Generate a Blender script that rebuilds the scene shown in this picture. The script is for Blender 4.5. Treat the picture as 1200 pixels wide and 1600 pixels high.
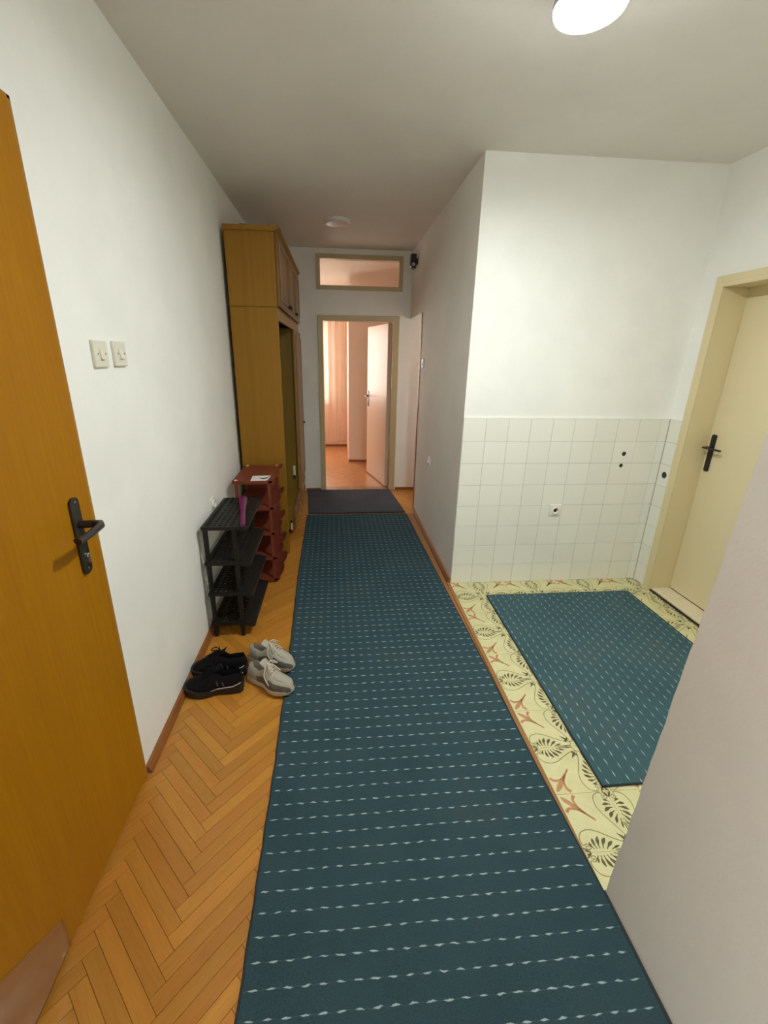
import bpy, bmesh, math, random
from mathutils import Vector, Matrix
random.seed(7)
R = math.radians
scene = bpy.context.scene
for o in list(bpy.data.objects):
    bpy.data.objects.remove(o)
COL = scene.collection

# ------------------------------------------------------------------ camera
CAM_H = 1.5603
yaw, pitch, roll = R(4.8757), R(18.0959), R(-0.8958)
fw = Vector((math.sin(yaw)*math.cos(pitch), math.cos(yaw)*math.cos(pitch), -math.sin(pitch)))
rt = Vector((math.cos(yaw), -math.sin(yaw), 0))
dn = fw.cross(rt)
r2 = rt*math.cos(roll) + dn*math.sin(roll)
d2 = -rt*math.sin(roll) + dn*math.cos(roll)
cd = bpy.data.cameras.new('camera')
cd.sensor_fit = 'VERTICAL'
cd.sensor_height = 24.0
cd.lens = 24.0*655.21/1600
cd.shift_x = (600-581.25)/1600
cd.shift_y = -(800-771.93)/1600
cd.clip_start = 0.02
cam = bpy.data.objects.new('camera', cd)
M = Matrix((r2, -d2, -fw)).transposed().to_4x4()
M.translation = Vector((0, 0, CAM_H))
cam.matrix_world = M
COL.objects.link(cam)
scene.camera = cam

# ------------------------------------------------------------------ world, daylight, exposure
w = bpy.data.worlds.new('sky')
scene.world = w
w.use_nodes = True
bg = w.node_tree.nodes['Background']
bg.inputs['Color'].default_value = (1.0, 0.97, 0.93, 1)
bg.inputs['Strength'].default_value = 13.0
LAMP_STRENGTH = 385.0
scene.cycles.max_bounces = 16
scene.cycles.diffuse_bounces = 12
scene.view_settings.view_transform = 'Standard'
scene.view_settings.look = 'None'
scene.view_settings.exposure = 0.0
scene.view_settings.gamma = 1.0
scene.view_settings.use_curve_mapping = False
pl = bpy.data.lights.new('window_daylight', 'AREA')      # portal guiding the sky through the bedroom window
pl.shape = 'RECTANGLE'; pl.size = 1.3; pl.size_y = 1.3
pl.cycles.is_portal = True
plo = bpy.data.objects.new('window_daylight', pl)
plo.location = (-0.87, 7.72, 1.45); plo.rotation_euler = (R(-90), 0, 0)
COL.objects.link(plo)

pl2 = bpy.data.lights.new('added_room_daylight', 'AREA')  # portal guiding the sky through the added, unseen side room window
pl2.shape = 'RECTANGLE'; pl2.size = 1.1; pl2.size_y = .85
pl2.cycles.is_portal = True
plo2 = bpy.data.objects.new('added_room_daylight', pl2)
plo2.location = (-3.30, -.125, 1.40); plo2.rotation_euler = (0, R(-90), 0)
COL.objects.link(plo2)

pl3 = bpy.data.lights.new('added_passage_daylight', 'AREA')      # portal guiding the sky through the added, unseen passage window
pl3.shape = 'RECTANGLE'; pl3.size = .85; pl3.size_y = .34
pl3.cycles.is_portal = True
plo3 = bpy.data.objects.new('added_passage_daylight', pl3)
plo3.location = (2.32, 4.59, 1.475); plo3.rotation_euler = (0, R(90), 0)
COL.objects.link(plo3)

# room dimensions (metres)
XL, XB, Y1, Y2, HC = -0.757, 0.811, 2.649, 4.934, 2.624
XR = XB + 1.41          # alcove right wall
YE = 4.23               # near jamb of the side passage

# ------------------------------------------------------------------ materials
MATS = {}
def nt(name, col=(.8, .8, .8), rough=.5, metal=0.0, spec=.5, coat=0.0):
    m = bpy.data.materials.new(name)
    m.use_nodes = True
    b = m.node_tree.nodes['Principled BSDF']
    b.inputs['Base Color'].default_value = (*col, 1)
    b.inputs['Roughness'].default_value = rough
    b.inputs['Metallic'].default_value = metal
    b.inputs['Specular IOR Level'].default_value = spec
    b.inputs['Coat Weight'].default_value = coat
    b.inputs['Coat Roughness'].default_value = .12
    MATS[name] = m
    return m, m.node_tree.nodes, m.node_tree.links, b
def coords(n, l, scale=(1, 1, 1), kind='Object', rot=(0, 0, 0)):
    tc = n.new('ShaderNodeTexCoord'); mp = n.new('ShaderNodeMapping')
    mp.inputs['Scale'].default_value = scale
    mp.inputs['Rotation'].default_value = rot
    l.new(tc.outputs[kind], mp.inputs['Vector'])
    return mp.outputs['Vector']
def noise(n, l, vec, scale, detail=4, rough=.5):
    t = n.new('ShaderNodeTexNoise')
    t.inputs['Scale'].default_value = scale; t.inputs['Detail'].default_value = detail
    t.inputs['Roughness'].default_value = rough
    if vec is not None: l.new(vec, t.inputs['Vector'])
    return t.outputs['Fac']
def ramp(n, l, fac, stops):
    r = n.new('ShaderNodeValToRGB')
    e = r.color_ramp.elements
    while len(e) < len(stops): e.new(.5)
    for k, (p, c) in enumerate(stops):
        e[k].position = p; e[k].color = (*c, 1)
    l.new(fac, r.inputs['Fac'])
    return r.outputs['Color']
def bump(n, l, b, h, strength=.2, dist=.01):
    u = n.new('ShaderNodeBump')
    u.inputs['Strength'].default_value = strength; u.inputs['Distance'].default_value = dist
    l.new(h, u.inputs['Height']); l.new(u.outputs['Normal'], b.inputs['Normal'])
def math_(n, l, op, a, b=None, c=None):
    t = n.new('ShaderNodeMath'); t.operation = op
    for i, v in enumerate((a, b, c)):
        if v is None: continue
        if isinstance(v, (int, float)): t.inputs[i].default_value = v
        else: l.new(v, t.inputs[i])
    return t.outputs[0]
def mixc(n, l, fac, a, b, mode='MIX'):
    t = n.new('ShaderNodeMix'); t.data_type = 'RGBA'; t.blend_type = mode
    for i, v in ((0, fac), (6, a), (7, b)):
        if isinstance(v, (int, float)): t.inputs[i].default_value = v
        elif isinstance(v, tuple): t.inputs[i].default_value = (*v, 1)
        else: l.new(v, t.inputs[i])
    return t.outputs[2]

def plaster(name, c, rough=.7, str_=.15):
    m, n, l, b = nt(name, c, rough, spec=.25)
    v = coords(n, l)
    f = noise(n, l, v, 2.2, 5, .6)
    l.new(ramp(n, l, f, [(.3, tuple(x*.95 for x in c)), (.7, tuple(min(1, x*1.03) for x in c))]), b.inputs['Base Color'])
    bump(n, l, b, noise(n, l, v, 45, 6, .6), str_, .004)
    return m
plaster('wall_paint', (.875, .88, .85))
plaster('ceiling_paint', (.76, .735, .68))
plaster('pink_paint', (.85, .71, .60), .45)
plaster('screed', (.35, .30, .24))

def wood(name, c1, c2, scale=(1, 1, 1), rough=.4, coat=.2, dens=60, rnd=0.0, spec=.5):
    m, n, l, b = nt(name, c1, rough, coat=coat, spec=spec)
    v = coords(n, l, scale)
    if rnd:
        oi = n.new('ShaderNodeObjectInfo')
        ad = n.new('ShaderNodeVectorMath'); ad.operation = 'ADD'
        l.new(v, ad.inputs[0]); 
        cx = n.new('ShaderNodeCombineXYZ')
        l.new(math_(n, l, 'MULTIPLY', oi.outputs['Random'], 37.0), cx.inputs[0])
        l.new(math_(n, l, 'MULTIPLY', oi.outputs['Random'], 91.0), cx.inputs[1])
        l.new(cx.outputs[0], ad.inputs[1]); v = ad.outputs[0]
    f = noise(n, l, v, dens, 5, .65)
    f2 = noise(n, l, v, dens*.18, 2, .5)
    f = math_(n, l, 'ADD', math_(n, l, 'MULTIPLY', f, .6), math_(n, l, 'MULTIPLY', f2, .4))
    col = ramp(n, l, f, [(.32, c2), (.66, c1)])
    if rnd:
        g = math_(n, l, 'ADD', math_(n, l, 'MULTIPLY', oi.outputs['Random'], rnd*2), 1-rnd)
        hs = n.new('ShaderNodeHueSaturation')
        l.new(g, hs.inputs['Value']); l.new(col, hs.inputs['Color'])
        hs.inputs['Hue'].default_value = .5
        l.new(math_(n, l, 'ADD', math_(n, l, 'MULTIPLY', math_(n, l, 'FRACT', math_(n, l, 'MULTIPLY', oi.outputs['Random'], 7.3)), -.012), .505), hs.inputs['Hue'])
        col = hs.outputs['Color']
    l.new(col, b.inputs['Base Color'])
    bump(n, l, b, f, .06, .002)
    return m
wood('parquet', (.53, .235, .034), (.42, .172, .018), (1, 9, 9), .38, .2, 14, .115)      # grain along local X
wood('parquet_far', (.60, .29, .115), (.47, .205, .07), (6, 6, 6), .3, .3, 6)
wood('skirting_wood', (.30, .115, .03), (.22, .075, .018), (9, .8, 9), .4, .2, 12)
wood('threshold_wood', (.38, .17, .05), (.28, .115, .03), (9, .8, 9), .45, .1, 12)
wood('door_brown', (.40, .175, .001), (.33, .13, .0005), (14, 14, .8), .40, .0, 6, spec=.3)
wood('door_brown_edge', (.42, .20, .04), (.32, .14, .02), (14, 14, .8), .4, .1, 6)
wood('veneer_side', (.30, .145, .012), (.245, .112, .007), (30, 30, .5), .5, .0, 5, spec=.3)
wood('veneer_front', (.22, .10, .025), (.155, .062, .013), (20, 20, .8), .4, .15, 6)
wood('veneer_moulding', (.34, .19, .06), (.27, .14, .04), (20, 20, .8), .4, .15, 6)
wood('niche_panel', (.24, .145, .012), (.20, .115, .008), (20, 20, .6), .5, .05, 6)

nt('cream_paint', (.70, .60, .36), .38, coat=.15)
nt('cream_door', (.74, .65, .42), .4, coat=.15)
nt('beige_frame', (.54, .45, .27), .45)
nt('pale_door', (.80, .66, .54), .34, spec=.3)
nt('white_plastic', (.78, .77, .70), .35)
nt('ivory_plastic', (.74, .72, .62), .35)
nt('dark_metal', (.02, .018, .016), .32, spec=.5)
nt('black_paint', (.012, .010, .009), .35)
nt('black_plastic', (.011, .0098, .008), .5, spec=.3)
nt('red_plastic', (.185, .040, .020), .45, spec=.35)
nt('cap_gold', (.85, .55, .30), .3)
nt('magenta_plastic', (.125, .004, .065), .35)
nt('card_white', (.85, .85, .83), .5)
nt('ink', (.02, .02, .02), .5)
nt('ink_grey', (.35, .36, .36), .5)
nt('brass', (.55, .42, .2), .3, .9)
nt('chrome', (.7, .68, .64), .25, 1.0)
nt('hole_dark', (.03, .02, .014), .7)
nt('grout', (.46, .46, .40), .8)
nt('black_sensor', (.012, .012, .016), .3)
nt('stone_threshold', (.74, .66, .47), .4)
nt('carpet_edge', (.035, .045, .05), .95, spec=.1)
nt('rubber', (.02, .02, .02), .6)
nt('lamp_body', (.75, .73, .68), .4)
nt('violet_rim', (.55, .5, .75), .4)

m, n, l, b = nt('wall_tile_glaze', (.72, .71, .63), .16, coat=.1)
oi = n.new('ShaderNodeObjectInfo')
l.new(ramp(n, l, oi.outputs['Random'], [(0, (.815, .82, .745)), (1, (.84, .845, .77))]), b.inputs['Base Color'])
bump(n, l, b, noise(n, l, coords(n, l), 12, 2), .05, .003)

m, n, l, b = nt('cement_tile', (.62, .58, .28), .45)
f = noise(n, l, coords(n, l), 9, 5, .65)
l.new(ramp(n, l, f, [(.25, (.60, .565, .30)), (.7, (.72, .685, .395))]), b.inputs['Base Color'])
m, n, l, b = nt('tile_red', (.52, .23, .12), .5)
l.new(ramp(n, l, noise(n, l, coords(n, l), 60, 4), [(.3, (.50, .32, .15)), (.6, (.50, .20, .105))]), b.inputs['Base Color'])
m, n, l, b = nt('tile_ink', (.10, .08, .025), .5)
l.new(ramp(n, l, noise(n, l, coords(n, l), 60, 4), [(.3, (.16, .135, .05)), (.6, (.075, .058, .02))]), b.inputs['Base Color'])
m, n, l, b = nt('tile_line', (.22, .20, .08), .5)

def carpet(name, swap, px, py, ox, oy, base=(.042, .083, .102), dash=(.42, .52, .54), amt=1.0):
    m, n, l, b = nt(name, base, .95, spec=.05)
    tc = n.new('ShaderNodeTexCoord')
    sp = n.new('ShaderNodeSeparateXYZ'); l.new(tc.outputs['Object'], sp.inputs[0])
    X, Y = sp.outputs[0], sp.outputs[1]
    if swap: X, Y = Y, X
    fn = noise(n, l, tc.outputs['Object'], 55, 2)
    fn2 = noise(n, l, coords(n, l, (1, 1, 1)), 9, 3)
    # lateral wobble of a woven row
    wob = math_(n, l, 'MULTIPLY', math_(n, l, 'SUBTRACT', fn, .5), .009)
    xs = math_(n, l, 'DIVIDE', math_(n, l, 'SUBTRACT', X, ox), px)
    ys = math_(n, l, 'DIVIDE', math_(n, l, 'ADD', math_(n, l, 'SUBTRACT', Y, oy), wob), py)
    row = math_(n, l, 'FLOOR', math_(n, l, 'ADD', ys, .5))
    sh = math_(n, l, 'FRACT', math_(n, l, 'MULTIPLY', row, .37)) if swap else math_(n, l, 'MULTIPLY', row, .013)
    xs = math_(n, l, 'ADD', xs, sh)
    dx = math_(n, l, 'ABSOLUTE', math_(n, l, 'SUBTRACT', math_(n, l, 'FRACT', math_(n, l, 'ADD', xs, .5)), .5))   # 0 at dash centre
    dy = math_(n, l, 'ABSOLUTE', math_(n, l, 'SUBTRACT', math_(n, l, 'FRACT', math_(n, l, 'ADD', ys, .5)), .5))
    # lens-shaped dash: dy < h*(1-(dx/len)^2)
    ln = math_(n, l, 'ADD', .29, math_(n, l, 'MULTIPLY', math_(n, l, 'SUBTRACT', fn2, .5), .35))
    q = math_(n, l, 'DIVIDE', dx, ln)
    hh = math_(n, l, 'MULTIPLY', math_(n, l, 'SUBTRACT', 1.0, math_(n, l, 'MULTIPLY', q, q)), .042)
    msk = n.new('ShaderNodeMapRange'); msk.inputs[1].default_value = -.012; msk.inputs[2].default_value = .022
    l.new(math_(n, l, 'SUBTRACT', hh, dy), msk.inputs[0])
    thread = n.new('ShaderNodeMapRange'); thread.inputs[1].default_value = .02; thread.inputs[2].default_value = .0
    thread.inputs[4].default_value = .22
    l.new(dy, thread.inputs[0])
    mk = math_(n, l, 'MULTIPLY', math_(n, l, 'MAXIMUM', msk.outputs[0], math_(n, l, 'MULTIPLY', thread.outputs[0], fn2)), amt)
    pile = noise(n, l, tc.outputs['Object'], 420, 3, .7)
    big = noise(n, l, tc.outputs['Object'], 3.0, 4, .6)
    c0 = ramp(n, l, big, [(.3, tuple(x*.86 for x in base)), (.55, base), (.75, (base[0]*1.35, base[1]*1.02, base[2]*.86))])
    c0 = mixc(n, l, .55, c0, ramp(n, l, pile, [(.3, (.35, .35, .35)), (.7, (1.5, 1.5, 1.5))]), 'MULTIPLY')
    l.new(mixc(n, l, mk, c0, dash), b.inputs['Base Color'])
    bump(n, l, b, pile, .5, .004)
carpet('carpet_runner', False, .0455, .0525, -.237, 1.016)
carpet('carpet_alcove', True, .052, .0455, 1.12, 1.03, base=(.062, .125, .145))
carpet('carpet_far', False, .0455, .0525, 0, 0, base=(.075, .085, .105), amt=.12)

m, n, l, b = nt('suede_grey', (.135, .13, .12), .9, spec=.1)
m, n, l, b = nt('leather_cream', (.39, .375, .315), .6)
bump(n, l, b, noise(n, l, coords(n, l), 300, 3), .2, .001)
nt('lining_grey', (.36, .34, .30), .9, spec=.1)
nt('sole_cream', (.55, .50, .40), .6)
nt('lace_cream', (.60, .55, .45), .8)
nt('black_knit', (.007, .007, .008), .85, spec=.15)
nt('black_sole', (.013, .012, .012), .55)
nt('logo_grey', (.05, .05, .05), .6)
nt('pale_stripe', (.55, .48, .42), .4)

m, n, l, b = nt('lamp_glow', (1, 1, 1), .5)
b.inputs['Emission Color'].default_value = (.955, 1.0, .965, 1)
b.inputs['Emission Strength'].default_value = LAMP_STRENGTH
m, n, l, b = nt('lamp_off', (.62, .60, .54), .3)
m, n, l, b = nt('glass', (1, .97, .93), .35, spec=.5)
b.inputs['Transmission Weight'].default_value = .92
b.inputs['IOR'].default_value = 1.1
m, n, l, b = nt('film_brown', (.27, .115, .03), .14, coat=.7)
bump(n, l, b, noise(n, l, coords(n, l), 22, 2), .25, .004)
# sheer curtain: half translucent
m = bpy.data.materials.new('sheer'); m.use_nodes = True; MATS['sheer'] = m
n, l = m.node_tree.nodes, m.node_tree.links
b = n['Principled BSDF']; b.inputs['Base Color'].default_value = (.92, .84, .78, 1); b.inputs['Roughness'].default_value = .9
tr = n.new('ShaderNodeBsdfTranslucent'); tr.inputs['Color'].default_value = (.96, .88, .81, 1)
tp = n.new('ShaderNodeBsdfTransparent'); tp.inputs['Color'].default_value = (1, .97, .94, 1)
mx = n.new('ShaderNodeMixShader'); mx.inputs[0].default_value = .55
mx2 = n.new('ShaderNodeMixShader'); mx2.inputs[0].default_value = .5
l.new(b.outputs[0], mx.inputs[1]); l.new(tr.outputs[0], mx.inputs[2])
l.new(mx.outputs[0], mx2.inputs[1]); l.new(tp.outputs[0], mx2.inputs[2])
l.new(mx2.outputs[0], n['Material Output'].inputs['Surface'])

# ------------------------------------------------------------------ mesh helpers
class MB:
    def __init__(s): s.v = []; s.f = []; s.m = []
    def add(s, vs, fs, mi=0):
        o = len(s.v); s.v += [tuple(v) for v in vs]
        s.f += [tuple(i+o for i in f) for f in fs]; s.m += [mi]*len(fs); return s
    def box(s, x0, x1, y0, y1, z0, z1, mi=0):
        return s.add([(x0,y0,z0),(x1,y0,z0),(x1,y1,z0),(x0,y1,z0),(x0,y0,z1),(x1,y0,z1),(x1,y1,z1),(x0,y1,z1)],
                     [(0,3,2,1),(4,5,6,7),(0,1,5,4),(1,2,6,5),(2,3,7,6),(3,0,4,7)], mi)
    def prism(s, poly, axis, a, b_, mi=0):
        """poly: list of 2D points (CCW); axis: extrusion axis 0/1/2"""
        def P(p, c):
            q = list(p); q.insert(axis, c); return tuple(q)
        k = len(poly)
        s.add([P(p, a) for p in poly]+[P(p, b_) for p in poly],
              [tuple(range(k-1, -1, -1)), tuple(range(k, 2*k))]+[(i, (i+1) % k, k+(i+1) % k, k+i) for i in range(k)], mi)
        return s
    def tube(s, pts, r, seg=8, mi=0, flat=None):
        pts = [Vector(p) for p in pts]
        rs = r if isinstance(r, (list, tuple)) else [r]*len(pts)
        rings = []; up = None
        for i, p in enumerate(pts):
            d = (pts[min(i+1, len(pts)-1)]-pts[max(i-1, 0)]).normalized()
            if up is None:
                up = Vector((0, 0, 1)) if abs(d.z) < .9 else Vector((0, 1, 0))
            a = d.cross(up).normalized(); up = a.cross(d).normalized()
            fl = flat or 1.0
            rings.append([p+(a*math.cos(t)*rs[i]+up*math.sin(t)*rs[i]*fl) for t in [2*math.pi*k/seg for k in range(seg)]])
        vs = [v for rg in rings for v in rg]
        fs = []
        for i in range(len(pts)-1):
            for k in range(seg):
                a, b_ = i*seg+k, i*seg+(k+1) % seg
                fs.append((a, b_, b_+seg, a+seg))
        fs.append(tuple(range(seg-1, -1, -1))); fs.append(tuple(range((len(pts)-1)*seg, len(pts)*seg)))
        return s.add(vs, fs, mi)
    def lathe(s, prof, c, axis='z', seg=24, mi=0):
        vs = []; fs = []
        for (r, h) in prof:
            for k in range(seg):
                t = 2*math.pi*k/seg; a, b_ = r*math.cos(t), r*math.sin(t)
                p = {'z': (a, b_, h), 'x': (h, a, b_), 'y': (b_, h, a)}[axis]
                vs.append((c[0]+p[0], c[1]+p[1], c[2]+p[2]))
        for i in range(len(prof)-1):
            for k in range(seg):
                a, b_ = i*seg+k, i*seg+(k+1) % seg
                fs.append((a, b_, b_+seg, a+seg))
        if prof[0][0] > 1e-5: fs.append(tuple(range(seg-1, -1, -1)))
        if prof[-1][0] > 1e-5: fs.append(tuple(range((len(prof)-1)*seg, len(prof)*seg)))
        return s.add(vs, fs, mi)
    def grid(s, rows, mi=0, close=False):
        nr, nc = len(rows), len(rows[0])
        vs = [p for r_ in rows for p in r_]; fs = []
        for i in range(nr-1):
            for k in range(nc if close else nc-1):
                a, b_ = i*nc+k, i*nc+(k+1) % nc
                fs.append((a, b_, b_+nc, a+nc))
        return s.add(vs, fs, mi)
    def mesh(s, name, mats, off=(0, 0, 0), bevel=0.0, smooth=False, bseg=2, fixn=True):
        me = bpy.data.meshes.new(name)
        me.from_pydata([(v[0]-off[0], v[1]-off[1], v[2]-off[2]) for v in s.v], [], s.f)
        for mm in (mats if isinstance(mats, (list, tuple)) else [mats]): me.materials.append(MATS[mm])
        me.polygons.foreach_set('material_index', s.m)
        bm = bmesh.new(); bm.from_mesh(me)
        if fixn: bmesh.ops.recalc_face_normals(bm, faces=bm.faces)
        if bevel > 0:
            es = [e for e in bm.edges if len(e.link_faces) == 2 and e.calc_face_angle(0) > R(35)]
            bmesh.ops.bevel(bm, geom=es, offset=bevel, segments=bseg, affect='EDGES', profile=.5, clamp_overlap=True)
        bm.to_mesh(me); bm.free()
        if smooth:
            me.polygons.foreach_set('use_smooth', [True]*len(me.polygons))
            try: me.set_sharp_from_angle(angle=R(40))
            except Exception: pass
        return me

def link(name, me, parent=None, loc=(0, 0, 0), rotz=0):
    o = bpy.data.objects.new(name, me); COL.objects.link(o)
    o.location = loc; o.rotation_euler = (0, 0, rotz)
    if parent: o.parent = parent
    return o
def wloc(o):
    v = Vector((0, 0, 0))
    while o is not None: v += o.location; o = o.parent
    return v
def part(name, mb, mat, parent, bevel=0.0, smooth=False, label=None, bseg=2):
    """mb in world coordinates (parents unrotated); origin sits at the parent's origin"""
    o = link(name, mb.mesh(name, mat, wloc(parent), bevel, smooth, bseg), parent)
    if label: o['label'] = label
    return o
def lpart(name, mb, mat, parent, bevel=0.0, smooth=False, label=None):
    o = link(name, mb.mesh(name, mat, (0, 0, 0), bevel, smooth), parent)
    if label: o['label'] = label
    return o
def tag(o, label, cat, group=None):
    o['label'] = label; o['category'] = cat
    if group: o['group'] = group
    return o
def thing(name, label, cat, loc, rotz=0, group=None):
    return tag(link(name, None, None, loc, rotz), label, cat, group)
def struct(name, mb=None, mat=None, label=None, parent=None, bevel=0.0, loc=(0, 0, 0)):
    o = link(name, mb.mesh(name, mat, loc, bevel) if mb else None, parent, loc)
    if parent is None:
        o['kind'] = 'structure'
        if label: o['label'] = label
    return o
def box(*a): return MB().box(*a)
def catmull(pts, k=8, closed=False):
    out = []; n_ = len(pts)
    P = [Vector(p) for p in pts]
    rng = range(n_ if closed else n_-1)
    for i in rng:
        p0 = P[(i-1) % n_] if (closed or i > 0) else P[0]
        p1 = P[i]; p2 = P[(i+1) % n_]
        p3 = P[(i+2) % n_] if (closed or i+2 < n_) else P[-1]
        for j in range(k):
            t = j/k
            out.append(.5*((2*p1)+(-p0+p2)*t+(2*p0-5*p1+4*p2-p3)*t*t+(-p0+3*p1-3*p2+p3)*t**3))
    if not closed: out.append(P[-1])
    return out

# ================================================================== STRUCTURE
TH = .15
# floor slab under everything (finish pieces are its children, tops at z = 0)
fl = struct('floor', box(XL-TH, 2.75, -.9, Y2+.12, -.20, -.012).box(-1.9, 2.75, Y2+.12, 7.9, -.20, -.012), 'screed', 'herringbone parquet corridor floor with patterned cement tiles in the alcove')
ce = struct('ceiling', box(-1.9, 2.75, -.9, 7.9, HC, HC+.15), 'ceiling_paint', 'dull off-white painted ceiling of the hallway')

# left wall, with openings for the brown door and the added side room
DY0, DY1, DZ = .36, 1.272, 2.122
wl = MB()
wl.box(XL-TH, XL, DY1, Y2+.12, -.02, HC); wl.box(XL-TH, XL, .26, DY0, -.02, HC); wl.box(XL-TH, XL, -.9, -.62, -.02, HC); wl.box(XL-TH, XL, -.62, .26, 2.02, HC); wl.box(XL-TH, XL, DY0, DY1, DZ, HC)
wl.box(XL-TH-.05, XL-TH, DY0-.1, DY1+.1, -.02, DZ+.1)
struct('wall_left', wl, 'wall_paint', 'long white painted wall on the left of the corridor')
struct('wall_behind', box(XL, XB, -.85, -.70, -.02, HC), 'wall_paint', 'white wall behind the viewer')

# unseen room and doorway added behind the viewer to light the near right wall
SX0 = -3.2
sr = MB()
sr.box(SX0-.15, XL-TH, -1.35, -1.2, -.02, HC); sr.box(SX0-.15, XL-TH-.05, .62, .77, -.02, HC); sr.box(XL-TH, XL-TH+.05, -1.2, -.9, -.02, HC)
sr.box(SX0-.15, SX0, -1.2, -.55, -.02, HC); sr.box(SX0-.15, SX0, .30, .62, -.02, HC); sr.box(SX0-.15, SX0, -.55, .30, -.02, .85); sr.box(SX0-.15, SX0, -.55, .30, 1.95, HC)
struct('wall_added_room', sr, 'wall_paint', 'pale walls of the unseen room added behind the viewer for daylight')
struct('floor_added_room', box(SX0-.15, XL-TH+.0, -1.35, .77, -.20, -.002), 'parquet_far', 'parquet of the added side room')
struct('ceiling_added_room', box(SX0-.15, -1.9, -1.35, .77, HC, HC+.15), 'ceiling_paint', 'ceiling of the added side room')
struct('trim_added_room', box(-1.9, XL, -1.35, -.9, HC, HC+.15), 'ceiling_paint', 'ceiling edge of the added side room')
# back wall with doorway and transom window
DX0, DX1, DTOP = -.165, .645, 1.948         # clear doorway incl. frame thickness
TX0, TX1, TZ0, TZ1 = -.185, .695, 2.252, 2.555
wb = MB(); a, b_ = Y2, Y2+.12
wb.box(XL, DX0, a, b_, -.02, HC); wb.box(DX1, 2.3, a, b_, -.02, TZ0)
wb.box(DX0, DX1, a, b_, DTOP, TZ0); wb.box(DX0, TX0, a, b_, TZ0, HC) if TX0 > DX0 else None
wb.box(TX1, 2.3, a, b_, TZ0, HC); wb.box(DX0, TX1, a, b_, TZ1, HC)
struct('wall_back', wb, 'wall_paint', 'white wall at the end of the corridor around the bedroom doorway')
# long corridor right wall: solid to YE, lintel above the side passage
wr = MB()
wr.box(XB, XB+.12, Y1+.008, YE, -.02, HC); wr.box(XB, XB+.12, YE, Y2, 1.965, HC)
struct('wall_right', wr, 'wall_paint', 'white corridor wall on the right beyond the tiled alcove')
PY0, PY1, PZ0, PZ1 = 4.42, 4.76, 1.05, 1.90
ps = MB(); ps.box(XB+.12, 2.3, YE-.10, YE, -.02, HC); ps.box(2.2, 2.3, YE, PY0, -.02, HC); ps.box(2.2, 2.3, PY1, Y2, -.02, HC); ps.box(2.2, 2.3, PY0, PY1, -.02, PZ0); ps.box(2.2, 2.3, PY0, PY1, PZ1, HC)
struct('wall_passage', ps, 'pink_paint', 'wall of the side passage beyond the corridor, coloured pink for its pinkish daylight')  # pink colour stands in for the pinkish daylight in the passage
# alcove back wall (plaster recessed behind the tiles)
wab = MB(); wab.box(XB+.12, XR+TH+.3, Y1+.008, Y1+.12, -.02, HC)
WAB = struct('wall_alcove_back', wab, 'wall_paint', 'white alcove wall above the square tiles')
# alcove right wall with door opening
RY0, RY1, RTOP = 1.72, 2.490, 1.985
war = MB()
war.box(XR+.008, XR+TH+.3, RY1, Y1+.008, -.02, HC); war.box(XR+.008, XR+TH+.3, .5, RY0, -.02, HC); war.box(XR+.008, XR+TH+.3, RY0, RY1, RTOP, HC)
war.box(XR+.30, XR+TH+.3, RY0, RY1, -.02, RTOP)
WAR = struct('wall_alcove_right', war, 'wall_paint', 'white alcove wall around the cream door')
# near right wall: corridor face plus its leaning end at the alcove
nr = MB()
erng = random.Random(3)
prof = [(-.70, -.02)]
for i in range(60):
    zz = -.02+(HC+.02)*i/59
    prof.append((.789-.0431*zz+(erng.uniform(-.0022, .0022) if 0 < zz < 1.6 else 0), zz))
prof.append((-.70, HC))
nr.prism(prof, 0, XB, XR+TH+.3)
struct('wall_near_right', nr, 'wall_paint', 'white plastered wall close on the right with a worn edge')

# skirtings
def skirt(poly_pts):
    s = MB()
    for (x0, y0, x1, y1) in poly_pts: s.box(x0, x1, y0, y1, 0, .034)
    return s
struct('baseboard_left', MB().prism([(XL, 0), (XL+.022, 0), (XL+.020, .012), (XL+.010, .032), (XL, .036)], 1, DY1+.012, Y2), 'skirting_wood', 'narrow brown wooden skirting along the left wall')
struct('baseboard_right', MB().prism([(XB, 0), (XB, .036), (XB-.010, .032), (XB-.019, .012), (XB-.021, 0)], 1, Y1+.01, YE-.02), 'skirting_wood', 'narrow brown wooden skirting along the right corridor wall')
sb = MB(); sb.box(-.38, -.205, Y2-.014, Y2, 0, .03); sb.box(.705, 2.2, Y2-.014, Y2, 0, .03)
struct('baseboard_back', sb, 'skirting_wood', 'low brown skirting on the back wall')
struct('trim_1', box(.784, .806, .80, Y1+.01, -.012, .004), 'threshold_wood', 'worn wooden strip between the parquet and the patterned tiles', bevel=.002)
struct('trim_2', box(.806, XB+.002, -.7, .790, -.012, .003), 'rubber', 'thin dark gap at the foot of the near right wall')

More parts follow.
